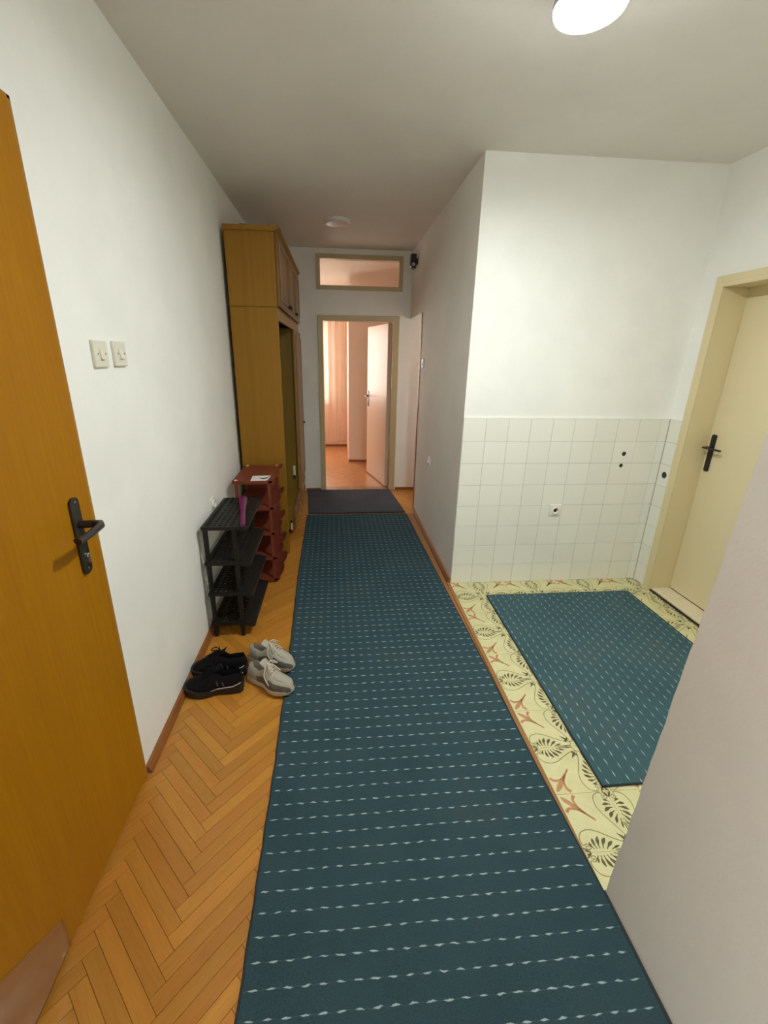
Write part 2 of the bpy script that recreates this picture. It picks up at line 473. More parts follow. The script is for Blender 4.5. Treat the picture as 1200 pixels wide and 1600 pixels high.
# ---- herringbone parquet
PL, PW, GAP = .300, .300/7, .00035
X0H, Y0H = -.462, .018
c45 = math.cos(R(45))
def clip(poly, x0, x1, y0, y1):
    def cut(pp, f, inter):
        out = []
        for i in range(len(pp)):
            p, q = pp[i], pp[(i+1) % len(pp)]
            if f(p): out.append(p)
            if f(p) != f(q): out.append(inter(p, q))
        return out
    ix = lambda c: (lambda p, q: (c, p[1]+(q[1]-p[1])*(c-p[0])/(q[0]-p[0])))
    iy = lambda c: (lambda p, q: (p[0]+(q[0]-p[0])*(c-p[1])/(q[1]-p[1]), c))
    for f, it in ((lambda p: p[0] >= x0, ix(x0)), (lambda p: p[0] <= x1, ix(x1)), (lambda p: p[1] >= y0, iy(y0)), (lambda p: p[1] <= y1, iy(y1))):
        if not poly: return []
        poly = cut(poly, f, it)
    return poly
def planks(x0, x1, y0, y1):
    for t in range(-8, 12):
        for k in range(-80, 420):
            for kind in (0, 1):
                if kind == 0: u0, u1, v0, v1 = k*PW+t*PL, k*PW+t*PL+PL, k*PW-t*PL, (k+1)*PW-t*PL
                else: u0, u1, v0, v1 = k*PW+PL+t*PL, k*PW+PL+PW+t*PL, (k+1)*PW-PL-t*PL, (k+1)*PW-t*PL
                u0 += GAP; v0 += GAP; u1 -= GAP; v1 -= GAP
                cu, cv = (u0+u1)/2, (v0+v1)/2
                cx, cy = (cu-cv)*c45+X0H, (cu+cv)*c45+Y0H
                if cx < x0-.16 or cx > x1+.16 or cy < y0-.16 or cy > y1+.16: continue
                pw = [((u-v)*c45+X0H, (u+v)*c45+Y0H) for u, v in ((u0, v0), (u1, v0), (u1, v1), (u0, v1))]
                pc = clip(pw, x0, x1, y0, y1)
                if len(pc) < 3: continue
                ar = abs(sum(pc[i][0]*pc[(i+1) % len(pc)][1]-pc[(i+1) % len(pc)][0]*pc[i][1] for i in range(len(pc))))/2
                if ar < 2e-4: continue
                yield (cx, cy), (R(45) if kind == 0 else R(135)), pw, pc, ar
def plank_mesh(pc, cx, cy, ang, ins=.0006):
    ca, sa = math.cos(-ang), math.sin(-ang)
    loc = [((x-cx)*ca-(y-cy)*sa, (x-cx)*sa+(y-cy)*ca) for x, y in pc]
    mx_, my_ = sum(p[0] for p in loc)/len(loc), sum(p[1] for p in loc)/len(loc)
    k = len(loc)
    def sh(p):
        d = Vector((mx_-p[0], my_-p[1])); L_ = d.length
        return (p[0]+(ins if d.x > 0 else -ins)*min(1, L_*40), p[1]+(ins if d.y > 0 else -ins)*min(1, L_*40))
    vs = [(p[0], p[1], -.012) for p in loc]+[(p[0], p[1], -.0008) for p in loc]+[(*sh(p), 0) for p in loc]
    fs = [tuple(range(2*k, 3*k))]
    for i in range(k):
        j = (i+1) % k
        fs += [(i, j, k+j, k+i), (k+i, k+j, 2*k+j, 2*k+i)]
    mb = MB(); mb.add(vs, fs); return mb.mesh('parquet_plank', 'parquet')
full = None; nplank = 0
for reg in ((XL, -.235, .25, Y2), (.60, 1.15, 4.08, Y2)):
    for (cx, cy), ang, pw, pc, ar in planks(*reg):
        if ar > PL*PW*.985:
            if full is None: full = plank_mesh(pw, cx, cy, ang)
            me = full
        else: me = plank_mesh(pc, cx, cy, ang)
        link('parquet_plank', me, fl, (cx, cy, random.uniform(-.0006, 0)), ang); nplank += 1
# parquet hidden under the runner, and the bedroom floor: joined
for nm, reg in (('bedroom_planks', (-1.6, 1.3, Y2+.001, 7.62)),):
    mb = MB()
    for (cx, cy), ang, pw, pc, ar in planks(*reg):
        k = len(pc); zt = random.uniform(-.0012, 0)
        mb.add([(x, y, -.012) for x, y in pc]+[(x, y, zt) for x, y in pc], [tuple(range(k, 2*k))]+[(i, (i+1) % k, k+(i+1) % k, k+i) for i in range(k)])
    o = link(nm, mb.mesh(nm, 'parquet_far'), fl); o['kind'] = 'stuff'
link('subfloor_boards', box(-.235, .784, .25, 4.08, -.012, -.002).mesh('subfloor_boards', 'threshold_wood'), fl)
link('subfloor_boards', box(-.235, .60, 4.08, Y2, -.012, -.002).mesh('subfloor_boards', 'threshold_wood'), fl)
link('subfloor_boards', box(XL, XB, -.7, .25, -.012, -.002).mesh('subfloor_boards', 'threshold_wood'), fl)

# ---- patterned cement floor tiles (200 mm), print inlaid on each tile
def stroke(mb, pts, wd, z, mi):
    P = [Vector((p[0], p[1])) for p in pts]
    n_ = len(P); L_ = []; Rr = []
    for i in range(n_):
        d = (P[min(i+1, n_-1)]-P[max(i-1, 0)])
        if d.length < 1e-9: d = Vector((1, 0))
        d.normalize(); q = Vector((-d.y, d.x)); ww = wd[i] if isinstance(wd, list) else wd
        L_.append(P[i]+q*ww); Rr.append(P[i]-q*ww)
    vs = [(p.x, p.y, z) for p in L_]+[(p.x, p.y, z) for p in Rr]
    mb.add(vs, [(n_+i, n_+i+1, i+1, i) for i in range(n_-1)], mi)
def petal(mb, a, b_, wd, bend, z, mi, wide=.62):
    a, b_ = Vector(a), Vector(b_); d = b_-a; q = Vector((-d.y, d.x))
    pts, ws = [], []
    for i in range(9):
        t = i/8
        pts.append(a+d*t+q*bend*4*t*(1-t))
        ws.append(max(.0015, wd*math.sin(math.pi*t**(math.log(.5)/math.log(wide)))))
    stroke(mb, pts, ws, z, mi)
def tile_print(mb, S):
    z = .0004
    def T(p, fl_):
        u, v = (p[1], p[0]) if fl_ else p
        return (u*S, v*S)
    petal(mb, (.05*S, .05*S), (.50*S, .50*S), .045*S, 0, z, 1, .25)
    for f in (False, True):
        crv = catmull([T(p, f) for p in ((.33, .035), (.27, .12), (.30, .27), (.40, .39), (.52, .49))], 5)
        stroke(mb, crv, [max(.05, .95-.9*i/(len(crv)-1))*.034*S for i in range(len(crv))], z, 1)
        A = lambda a_, b2: T((1-a_, b2), f)      # a_ = distance from palmette axis, b2 = along it
        for (s0, e0, wd, bd) in (((.05, .20), (.155, .155), .020, .1), ((.05, .25), (.215, .245), .026, .1), ((.05, .30), (.235, .36), .030, .1),
                                 ((.045, .36), (.205, .475), .030, .1), ((.035, .42), (.145, .575), .026, .06), ((.025, .50), (.075, .66), .018, .03), ((.018, .56), (.022, .86), .012, 0)):
            petal(mb, A(*s0), A(*e0), wd*S, bd if not f else -bd, z, 2, .66)
        sc = catmull([A(*p) for p in ((.085, .115), (.105, .09), (.075, .065), (.045, .10), (.075, .145), (.135, .11), (.12, .035), (.20, .02), (.31, .085), (.355, .23), (.325, .38), (.245, .53), (.165, .68), (.115, .82), (.12, .93), (.16, .97))], 5)
        stroke(mb, sc, .0075*S, z, 3)
        petal(mb, T((.835, .845), f), T((.765, .875), f), .022*S, 0, z, 2, .45)
        for a0, b0 in ((.035, .02), (.075, .005)):
            stroke(mb, [A(a0, b0), A(a0*.6, b0+.05), A(a0*.25, b0+.085)], .011*S, z, 2)
    petal(mb, (.86*S, .86*S), (.735*S, .735*S), .026*S, 0, z, 2, .4)
FT = .1965
def floor_tile_mesh(cw=1.0, full_=True):
    mb = MB(); g = .0006
    mb.add([(g, g, -.02), (FT-g, g, -.02), (FT-g, FT-g, -.02), (g, FT-g, -.02), (g, g, 0), (FT-g, g, 0), (FT-g, FT-g, 0), (g, FT-g, 0)],
           [(4, 5, 6, 7), (0, 1, 5, 4), (1, 2, 6, 5), (2, 3, 7, 6), (3, 0, 4, 7)], 0)
    tile_print(mb, FT)
    # keep faces facing up for both handedness
    return mb
tm = {}
base_tile = floor_tile_mesh()
def tile_variant(mu, mv):
    key = (mu, mv)
    if key not in tm:
        mb = MB(); mb.v = [((FT-x if mu else x), (FT-y if mv else y), z) for x, y, z in base_tile.v]
        mb.f = list(base_tile.f); mb.m = list(base_tile.m)
        me = bpy.data.meshes.new('floor_tile')
        me.from_pydata(mb.v, [], [tuple(reversed(f)) for f in mb.f] if mu != mv else mb.f)
        for q in ('cement_tile', 'tile_red', 'tile_ink', 'tile_line'): me.materials.append(MATS[q])
        me.polygons.foreach_set('material_index', mb.m)
        tm[key] = me
    return tm[key]
JX, JY = .8075, 1.0905            # a red-leaf corner
ntile = 0
for i in range(0, 8):
    for j in range(-2, 9):
        x, y = JX+i*FT, JY+j*FT
        if x > XR-.03 or y > Y1: continue
        mu, mv = bool(i % 2), bool(j % 2)
        me = tile_variant(mu, mv)
        wx, wy = min(1, (XR+.006-x)/FT), min(1, (Y1+.006-y)/FT)
        o = link('floor_tile', me, fl, (x, y, 0))
        if wx < .999 or wy < .999:
            me2 = me.copy(); bm = bmesh.new(); bm.from_mesh(me2)
            if wx < .999: bmesh.ops.bisect_plane(bm, geom=bm.verts[:]+bm.edges[:]+bm.faces[:], plane_co=(wx*FT, 0, 0), plane_no=(1, 0, 0), clear_outer=True)
            if wy < .999: bmesh.ops.bisect_plane(bm, geom=bm.verts[:]+bm.edges[:]+bm.faces[:], plane_co=(0, wy*FT, 0), plane_no=(0, 1, 0), clear_outer=True)
            bm.to_mesh(me2); bm.free(); o.data = me2
        ntile += 1

# ---- glazed wall tiles of the alcove
ZT, TS, TG = 1.1947, .15, .0011
grb = box(XB+.002, XR+.0075, Y1+.0025, Y1+.0085, 0, ZT-.001)
link('grout', grb.mesh('grout', 'grout'), WAB)
grr = box(XR+.0025, XR+.0085, RY1+.02, Y1+.003, 0, ZT-.001)
link('grout', grr.mesh('grout', 'grout'), WAR)
wt_cache = {}
def wall_tile(wd, ht):
    k = (round(wd, 4), round(ht, 4))
    if k not in wt_cache:
        wt_cache[k] = box(TG, wd-TG, 0, .0075, TG, ht-TG).mesh('wall_tile', 'wall_tile_glaze', bevel=.0012, bseg=1)
    return wt_cache[k]
def holed_tile(wd, ht, holes):
    """tile with round holes through it (local x,z), front at y=0"""
    bm = bmesh.new()
    def loop(pts):
        vs = [bm.verts.new((p[0], 0, p[1])) for p in pts]
        for i in range(len(vs)): bm.edges.new((vs[i], vs[(i+1) % len(vs)]))
    loop([(TG, TG), (wd-TG, TG), (wd-TG, ht-TG), (TG, ht-TG)])
    for hx, hz, hr in holes: loop([(hx+hr*math.cos(2*math.pi*k/20), hz+hr*math.sin(2*math.pi*k/20)) for k in range(20)])
    bmesh.ops.triangle_fill(bm, edges=bm.edges[:], use_beauty=True)
    ex = bmesh.ops.extrude_face_region(bm, geom=bm.faces[:])
    for v in [g for g in ex['geom'] if isinstance(g, bmesh.types.BMVert)]: v.co.y += .0075
    bmesh.ops.recalc_face_normals(bm, faces=bm.faces)
    me = bpy.data.meshes.new('wall_tile'); bm.to_mesh(me); bm.free(); me.materials.append(MATS['wall_tile_glaze']); return me
rows = []
z = ZT
while z > .01:
    z0 = max(z-TS, .0); rows.append((z0, z)); z -= TS
HOLES = [(1.942, .960, .0150), (1.937, .878, .0135)]
for z0, z1 in rows:
    for c in range(10):
        x0 = XB+c*TS; wd = TS if c < 9 else .058
        hs = [(hx-x0, hz-z0, hr) for hx, hz, hr in HOLES if x0 < hx < x0+wd and z0 < hz < z1]
        me = holed_tile(wd, z1-z0, hs) if hs else wall_tile(wd, z1-z0)
        link('wall_tile', me, WAB, (x0, Y1, z0))
    # return tiles on the right wall
    hs = [(Y1-2.592-.001, .823-z0, .0225)] if z0 < .823 < z1 else []
    wd = Y1-RY1-.045
    me = holed_tile(wd, z1-z0, hs) if hs else wall_tile(wd, z1-z0)
    link('wall_tile', me, WAR, (XR, Y1, z0), R(-90))
for hx, hz, hr in HOLES:
    o = link('pipe_hole', MB().lathe([(hr*.98, .0), (hr*.98, .0068), (.0001, .0068)], (hx, Y1+.0005, hz), 'y', 20).mesh('pipe_hole', 'hole_dark'), WAB)
    o['label'] = 'dark round pipe hole in the wall tiles'
o = link('pipe_hole', MB().lathe([(.022, .0), (.022, .0068), (.0001, .0068)], (XR+.0005, 2.592, .823), 'x', 20).mesh('pipe_hole', 'hole_dark'), WAR)
o['label'] = 'larger round pipe hole in the side wall tile'
link('plaster_ledge', box(XB, XR+.01, Y1+.001, Y1+.012, ZT, ZT+.006).mesh('plaster_ledge', 'wall_paint'), WAB)
link('plaster_ledge', box(XR+.001, XR+.012, RY1+.045, Y1+.002, ZT, ZT+.006).mesh('plaster_ledge', 'wall_paint'), WAR)

# ---- doors
def knob(parent, c, axis='x', r=.012, mat='brass', d=.022):
    return part('knob', MB().lathe([(r*.5, 0), (r*.5, d*.4), (r, d*.55), (r*.95, d*.9), (r*.5, d)], c, axis, 14), mat, parent, smooth=True)

# brown flush door in the left wall
D2 = struct('door_2', label='orange-brown flush wooden door with black lever handle, in the left wall', loc=(XL, DY1, 0))
XF = -.746
part('leaf', box(XF-.04, XF, DY0+.01, DY1-.010, .012, DZ-.008), 'door_brown', D2, bevel=.002)
fr = MB(); fr.box(XL-.12, XF-.002, DY1-.0095, DY1, 0, DZ); fr.box(XL-.12, XF-.002, DY0, DY0+.0095, 0, DZ); fr.box(XL-.12, XF-.002, DY0, DY1, DZ-.0075, DZ)
part('frame', fr, 'door_brown_edge', D2)
film = MB()
rows_ = []
for i in range(25):
    t = i/24
    r_ = []
    for k in range(41):
        yy = DY0+.012+(.40-.0)*k/40
        zt = max(.035, .33-.75*max(0, yy-.50))       # slanting upper edge
        zz = .015+(zt-.015)*t
        u = (1-zz/.33)
        fade = min(1, (1-t)*4)
        x = XF+.0015+fade*(.003*u*u+.0014*math.sin(yy*30+zz*40))
        r_.append((max(x, XF+.001), yy, zz))
    rows_.append(r_)
film.grid(rows_)
fo = part('kick_film', film, 'film_brown', D2, smooth=True, label='glossy wrinkled plastic kick film')
sm_ = fo.modifiers.new('thick', 'SOLIDIFY'); sm_.thickness = .0012; sm_.offset = -1
# handle: long plate, lever, cylinder
HY, HZ = 1.176, 1.055
pp = []
pw_, ph_ = .0205, .118
for k in range(24):
    t = 2*math.pi*k/24
    pp.append((HY+pw_*math.copysign(abs(math.cos(t))**.8, math.cos(t)), HZ+(ph_-.018)*(1 if math.sin(t) > 0 else -1)*(1 if abs(math.sin(t)) > 1e-6 else 0)+.018*math.sin(t)))
hp = part('handle_plate', MB().prism(pp, 0, XF, XF+.008), 'dark_metal', D2, bevel=.002, smooth=True, label='long black metal handle plate')
lev = MB()
lz = HZ+.038
lev.tube([(XF+.006, HY, lz), (XF+.045, HY+.002, lz)], .0115, 10)
lev.tube([(XF+.040, HY+.006, lz+.002), (XF+.062, HY+.004, lz+.002), (XF+.072, HY-.012, lz), (XF+.070, HY-.06, lz-.004), (XF+.062, HY-.108, lz-.006)], [.0105, .0115, .0115, .0115, .0125], 8, flat=.8)
part('lever', lev, 'dark_metal', hp, smooth=True, label='black lever handle')
cyl = MB(); cyl.lathe([(.0085, .008), (.0085, .013), (.006, .014), (.0001, .014)], (XF, HY+.004, HZ-.062), 'x', 14); cyl.box(XF+.006, XF+.013, HY-.001, HY+.009, HZ-.085, HZ-.062)
part('lock_cylinder', cyl, 'chrome', hp, label='small brass-coloured key cylinder')
for dz in (.105, -.100):
    part('screw', MB().lathe([(.004, .007), (.004, .0095), (.0001, .010)], (XF, HY, HZ+dz), 'x', 10), 'chrome', hp)
part('screw', MB().lathe([(.006, 0), (.006, .003), (.0001, .0035)], (XF, .745, .030), 'x', 10), 'chrome', D2)
part('screw', MB().lathe([(.006, 0), (.006, .003), (.0001, .0035)], (XF, .700, .028), 'x', 10), 'chrome', D2)

# cream door in the alcove's right wall
D1 = struct('door_1', label='cream painted door with black handle, deep in the alcove wall', loc=(XR, RY1, 0))
XD = XR+.145
cs = .046
fr = MB()
for (y0, y1, z0, z1) in ((RY1, RY1+cs, 0, RTOP+cs), (RY0-cs, RY0, 0, RTOP+cs), (RY0, RY1, RTOP, RTOP+cs)):
    fr.box(XR-.014, XR+.01, y0, y1, z0, z1)
part('casing', fr, 'cream_paint', D1, bevel=.003)
fr = MB()
for (y0, y1, z0, z1) in ((RY1-.016, RY1+.012, 0, RTOP+.012), (RY0-.012, RY0+.016, 0, RTOP+.012), (RY0+.016, RY1-.016, RTOP-.016, RTOP+.012)):
    fr.box(XR-.020, XR-.012, y0, y1, z0, z1)
part('casing_bead', fr, 'cream_paint', D1, bevel=.0025)
fr = MB(); fr.box(XR-.012, XR+.25, RY1-.016, RY1, 0, RTOP); fr.box(XR-.012, XR+.25, RY0, RY0+.016, 0, RTOP); fr.box(XR-.012, XR+.25, RY0+.016, RY1-.016, RTOP-.016, RTOP)
part('reveal', fr, 'cream_paint', D1)
part('leaf', box(XD, XD+.04, RY0+.018, RY1-.0175, .024, RTOP-.065), 'cream_door', D1, bevel=.002)
part('head_rail', box(XD+.004, XD+.044, RY0+.016, RY1-.016, RTOP-.064, RTOP-.016), 'cream_paint', D1)
th = MB().box(XR-.004, XD+.06, RY0+.016, RY1-.016, -.012, .012)
tho = part('threshold', th, 'hole_dark', D1)
yy = RY1-.017
k = 0
while yy > RY0+.03:
    y0 = max(yy-.20 if k else yy-.15, RY0+.017)
    part('threshold_tile', box(XR+.004, XD-.002 if True else 0, y0+.001, yy-.001, .012, .021), 'stone_threshold', tho, bevel=.001)
    yy = y0; k += 1
HY1, HZ1 = 2.434, 1.011
pp = [(HY1+s*.0165*(1 if abs(q) < 1 else .72), HZ1+q*.118) for s, q in ((1, -.95), (1, .95), (.75, 1.0), (-.75, 1.0), (-1, .95), (-1, -.95), (-.75, -1.0), (.75, -1.0))]
hp = part('handle_plate', MB().prism(pp, 0, XD-.009, XD), 'black_paint', D1, bevel=.002, label='long black handle plate')
lev = MB(); lv = HZ1+.035
lev.tube([(XD-.007, HY1, lv), (XD-.045, HY1, lv)], .009, 10)
lev.tube([(XD-.052, HY1+.012, lv), (XD-.052, HY1-.02, lv), (XD-.048, HY1-.07, lv), (XD-.045, HY1-.105, lv)], [.0085, .0095, .009, .0085], 8, flat=.75)
part('lever', lev, 'black_paint', hp, smooth=True, label='black lever')

# bedroom doorway at the end: frame plus open leaf
D3 = struct('door_3', label='beige framed doorway at the corridor end with pale glossy door standing open', loc=(DX1, Y2, 0))
fr = MB(); cw = .040
fr.box(DX0-.035, DX0+.020, Y2-.014, Y2+.002, 0, DTOP+.035); fr.box(DX1-.020, DX1+.050, Y2-.014, Y2+.002, 0, DTOP+.035); fr.box(DX0+.020, DX1-.020, Y2-.014, Y2+.002, DTOP-.020, DTOP+.035)
part('casing', fr, 'beige_frame', D3, bevel=.003)
fr = MB(); fr.box(DX0, DX0+.018, Y2, Y2+.13, 0, DTOP); fr.box(DX1-.018, DX1, Y2, Y2+.13, 0, DTOP); fr.box(DX0+.018, DX1-.018, Y2, Y2+.13, DTOP-.018, DTOP)
part('reveal', fr, 'beige_frame', D3)
part('sill', box(DX0+.018, DX1-.018, Y2-.01, Y2+.13, -.005, .004), 'threshold_wood', D3)
hx, hy, ex, ey = DX1-.022, Y2+.115, .445, 5.80
ang = math.atan2(ey-hy, ex-hx); Lr = .765
lf = link('leaf', box(0, Lr, 0, .04, .012, DTOP-.025).mesh('leaf', 'pale_door', bevel=.002), D3, (hx-DX1, hy-Y2, 0), ang)
lf['label'] = 'pale glossy door leaf swung into the bedroom'
hm = MB(); hm.box(Lr-.075, Lr-.040, .04, .046, .93, 1.13); hm.tube([(Lr-.058, .044, 1.07), (Lr-.058, .085, 1.07), (Lr-.075, .092, 1.068), (Lr-.17, .092, 1.066)], .009, 8)
hm.tube([(Lr-.058, -.002, 1.07), (Lr-.058, -.045, 1.07), (Lr-.075, -.052, 1.068), (Lr-.17, -.052, 1.066)], .009, 8); hm.box(Lr-.075, Lr-.040, -.006, .0, .93, 1.13)
ho = link('lever', hm.mesh('lever', 'dark_metal', smooth=True), lf)
ho['label'] = 'dark lever handle on the open bedroom door'

# transom window over the doorway
W1 = struct('window_1', label='wide transom window above the bedroom doorway', loc=(TX0, Y2, TZ0))
fr = MB()
def rect_frame(mb, x0, x1, z0, z1, y0, y1, t):
    mb.box(x0, x0+t, y0, y1, z0, z1); mb.box(x1-t, x1, y0, y1, z0, z1); mb.box(x0+t, x1-t, y0, y1, z0, z0+t); mb.box(x0+t, x1-t, y0, y1, z1-t, z1)
rect_frame(fr, TX0-.022, TX1+.022, TZ0-.018, TZ1+.016, Y2-.014, Y2+.004, .042)
part('window_frame', fr, 'beige_frame', W1, bevel=.002)
fr = MB(); rect_frame(fr, TX0, TX1, TZ0, TZ1, Y2, Y2+.12, .016)
part('reveal', fr, 'beige_frame', W1)
part('pane', box(TX0+.016, TX1-.016, Y2+.05, Y2+.054, TZ0+.016, TZ1-.016), 'glass', W1)

# unseen window added at the passage end to light the passage
W3 = struct('window_added', label='unseen window added at the end of the side passage for daylight', loc=(2.2, PY0, PZ0))
fr = MB()
for (y0, y1, z0, z1) in ((PY0, PY0+.03, PZ0, PZ1), (PY1-.03, PY1, PZ0, PZ1), (PY0+.03, PY1-.03, PZ0, PZ0+.03), (PY0+.03, PY1-.03, PZ1-.03, PZ1)): fr.box(2.23, 2.28, y0, y1, z0, z1)
part('window_frame', fr, 'white_plastic', W3)
jm = MB().box(XB-.006, XB+.124, YE-.002, YE+.012, 0, 1.963).box(XB-.006, XB-.0005, YE-.026, YE-.002, 0, 1.963)
struct('trim_3', jm, 'skirting_wood', 'thin brown jamb edge where the side passage opens')

# ---- bedroom shell
BX0, BX1, BY0, BY1 = -1.6, 1.3, Y2+.12, 7.62
WX0, WX1, WZ0, WZ1 = -1.52, -.22, .80, 2.10
bw = MB()
bw.box(BX0-.15, WX0, BY1, BY1+.2, -.02, HC); bw.box(WX1, BX1+.15, BY1, BY1+.2, -.02, HC); bw.box(WX0, WX1, BY1, BY1+.2, -.02, WZ0); bw.box(WX0, WX1, BY1, BY1+.2, WZ1, HC)
struct('wall_bedroom_far', bw, 'pink_paint', 'pale pink far wall of the bedroom')
struct('wall_bedroom_left', box(BX0-.15, BX0, BY0-.0, BY1, -.02, HC), 'pink_paint', 'pale pink left wall of the bedroom')
struct('wall_bedroom_right', box(BX1, BX1+.15, BY0, BY1, -.02, HC), 'pink_paint', 'pale pink right wall of the bedroom')
struct('wall_bedroom_pier', box(.174, BX1, 6.405, BY1, -.02, HC), 'pink_paint', 'pink wall pier inside the bedroom')
bf = MB(); bf.box(BX0, XL-.001, Y2, BY0, -.02, HC)
struct('wall_bedroom_near', bf, 'pink_paint', 'bedroom side of the end wall')
struct('baseboard_bedroom', MB().box(-.22, .17, BY1-.014, BY1, 0, .03).box(.174, .9, 6.391, 6.405, 0, .028), 'skirting_wood', 'low brown skirting in the bedroom')
W2 = struct('window_2', label='bright bedroom window behind a sheer curtain', loc=(WX0, BY1, WZ0))
fr = MB(); rect_frame(fr, WX0, WX1, WZ0, WZ1, BY1+.05, BY1+.11, .05)
wm = (WX0+WX1)/2; fr.box(wm-.045, wm+.045, BY1+.05, BY1+.11, WZ0+.05, WZ1-.05)
part('window_frame', fr, 'white_plastic', W2, bevel=.003)
fr = MB(); fr.box(WX0+.05, WX1-.05, BY1+.06, BY1+.10, 1.27, 1.31); fr.box(WX0+.05, WX1-.05, BY1+.06, BY1+.10, 1.60, 1.63)
part('glazing_bar', fr, 'white_plastic', W2)
part('window_sill', box(WX0-.03, WX1+.04, BY1-.05, BY1+.11, WZ0-.035, WZ0), 'white_plastic', W2, bevel=.003)
cu = MB(); rws = []
for i in range(5):
    zz = .10+2.3*i/4
    rws.append([(-1.58+1.72*k/160, BY1-.085+.012*math.sin(k*.62)+.004*math.sin(k*1.7+i*.2), zz) for k in range(161)])
cu.grid(rws)
cuo = link('curtain', cu.mesh('curtain', 'sheer', smooth=True)); tag(cuo, 'sheer pale curtain hanging over the bedroom window', 'curtain')
rod = thing('curtain_rod', 'thin curtain rod above the bedroom window', 'curtain rod', (-.72, BY1-.085, 2.42))
part('rod', MB().tube([(-1.59, BY1-.085, 2.415), (.16, BY1-.085, 2.415)], .010, 10), 'white_plastic', rod)
part('bracket', MB().box(-.74, -.72, BY1-.085, BY1, 2.405, 2.425), 'white_plastic', rod)

# ================================================================== CARPETS
def rug(name, poly_fn, ys, nx, mat, label, th=.007, edge_mat='carpet_edge', z0=0.0, wave=.0015):
    """poly_fn(y) -> (xl, xr)"""
    top = []
    for y in ys:
        xl, xr = poly_fn(y)
        top.append([(xl+(xr-xl)*k/nx, y, z0(y) if callable(z0) else z0) for k in range(nx+1)])
    mb = MB()
    rng = random.Random(len(ys))
    T = [[(p[0], p[1], p[2]+th+wave*math.sin(p[0]*9+p[1]*5)*math.sin(p[1]*7)*.5) for p in r_] for r_ in top]
    mb.grid(T); mb.grid([list(reversed(r_)) for r_ in top])
    loop_t = T[0]+[r_[-1] for r_ in T[1:-1]]+list(reversed(T[-1]))+[r_[0] for r_ in reversed(T[1:-1])]
    loop_b = top[0]+[r_[-1] for r_ in top[1:-1]]+list(reversed(top[-1]))+[r_[0] for r_ in reversed(top[1:-1])]
    n_ = len(loop_t)
    for i in range(n_):
        j = (i+1) % n_
        mb.add([loop_b[i], loop_b[j], loop_t[j], loop_t[i]], [(0, 1, 2, 3)])
    root = thing(name, label, 'rug', (0, 0, 0))
    part('pile', mb, mat, root)
    eb = MB()
    e = [(p[0], p[1], max(p[2]-.003, .0045)) for p in loop_t]
    eb.tube(e+[e[0]], .0042, 6)
    part('bound_edge', eb, edge_mat, root, label='dark bound edge')
    return root
def lerp_pts(pts):
    def f(y):
        for (y0, v0), (y1, v1) in zip(pts, pts[1:]):
            if y <= y1: return v0+(v1-v0)*(max(y, y0)-y0)/(y1-y0)
        return pts[-1][1]
    return f
rl = lerp_pts([(-.6, -.265), (.6, -.262), (1.27, -.262), (2.07, -.277), (2.82, -.302), (4.17, -.318)])
rr_ = lerp_pts([(-.6, .800), (.79, .802), (1.15, .786), (1.5, .779), (2.1, .766), (2.66, .748), (3.4, .728), (4.17, .706)])
rug('carpet_runner', lambda y: (rl(y)+.0015*math.sin(y*40), rr_(y)), [-.55+4.62*k/90 for k in range(91)], 24, 'carpet_runner', 'long blue carpet runner with rows of white dashes down the corridor')
fl_ = lerp_pts([(4.0, -.296), (4.93, -.362)]); fr_ = lerp_pts([(4.0, .715), (4.93, .628)])
rug('door_mat', lambda y: (fl_(y), fr_(y)), [4.115+.795*k/20 for k in range(21)], 14, 'carpet_far', 'plain dark blue mat before the bedroom doorway at the runner end', th=.012, wave=.004)
al = lerp_pts([(1.1, 1.002), (2.48, 1.016)]); ar_ = lerp_pts([(1.1, 2.045), (2.48, 2.045)])
rug('alcove_rug', lambda y: (al(y), ar_(y)), [1.108+1.357*k/30 for k in range(31)], 20, 'carpet_alcove', 'blue dashed rug on the patterned tiles in the alcove')

# ================================================================== LAMPS
LX, LY, LZ = .696, 1.440, 2.470
lamp = thing('ceiling_lamp', 'lit round white LED disc lamp under the ceiling near the viewer', 'lamp', (LX, LY, HC))
part('socket', MB().lathe([(.045, HC), (.045, HC-.012), (.026, HC-.018), (.024, HC-.070), (.020, HC-.072)], (LX, LY, 0), 'z', 28), 'white_plastic', lamp, smooth=True)
part('housing', MB().lathe([(.019, LZ+.090), (.022, LZ+.050), (.050, LZ+.034), (.088, LZ+.026), (.0955, LZ+.018), (.0955, LZ+.002), (.092, LZ)], (LX, LY, 0), 'z', 48), 'violet_rim', lamp, smooth=True)
part('diffuser', MB().lathe([(.0925, LZ), (.091, LZ-.005), (.083, LZ-.008), (.05, LZ-.010), (.0001, LZ-.0105)], (LX, LY, 0), 'z', 48), 'lamp_glow', lamp, smooth=True, label='glowing lamp diffuser')
lamp2 = thing('ceiling_lamp', 'unlit round ceiling lamp far down the corridor', 'lamp', (.02, 3.98, HC))
part('housing', MB().lathe([(.105, HC), (.105, HC-.018), (.100, HC-.022), (.09, HC-.022)], (.02, 3.98, 0), 'z', 40), 'lamp_body', lamp2, smooth=True)
part('diffuser', MB().lathe([(.098, HC-.0222), (.094, HC-.030), (.07, HC-.034), (.0001, HC-.035)], (.02, 3.98, 0), 'z', 40), 'lamp_off', lamp2, smooth=True)

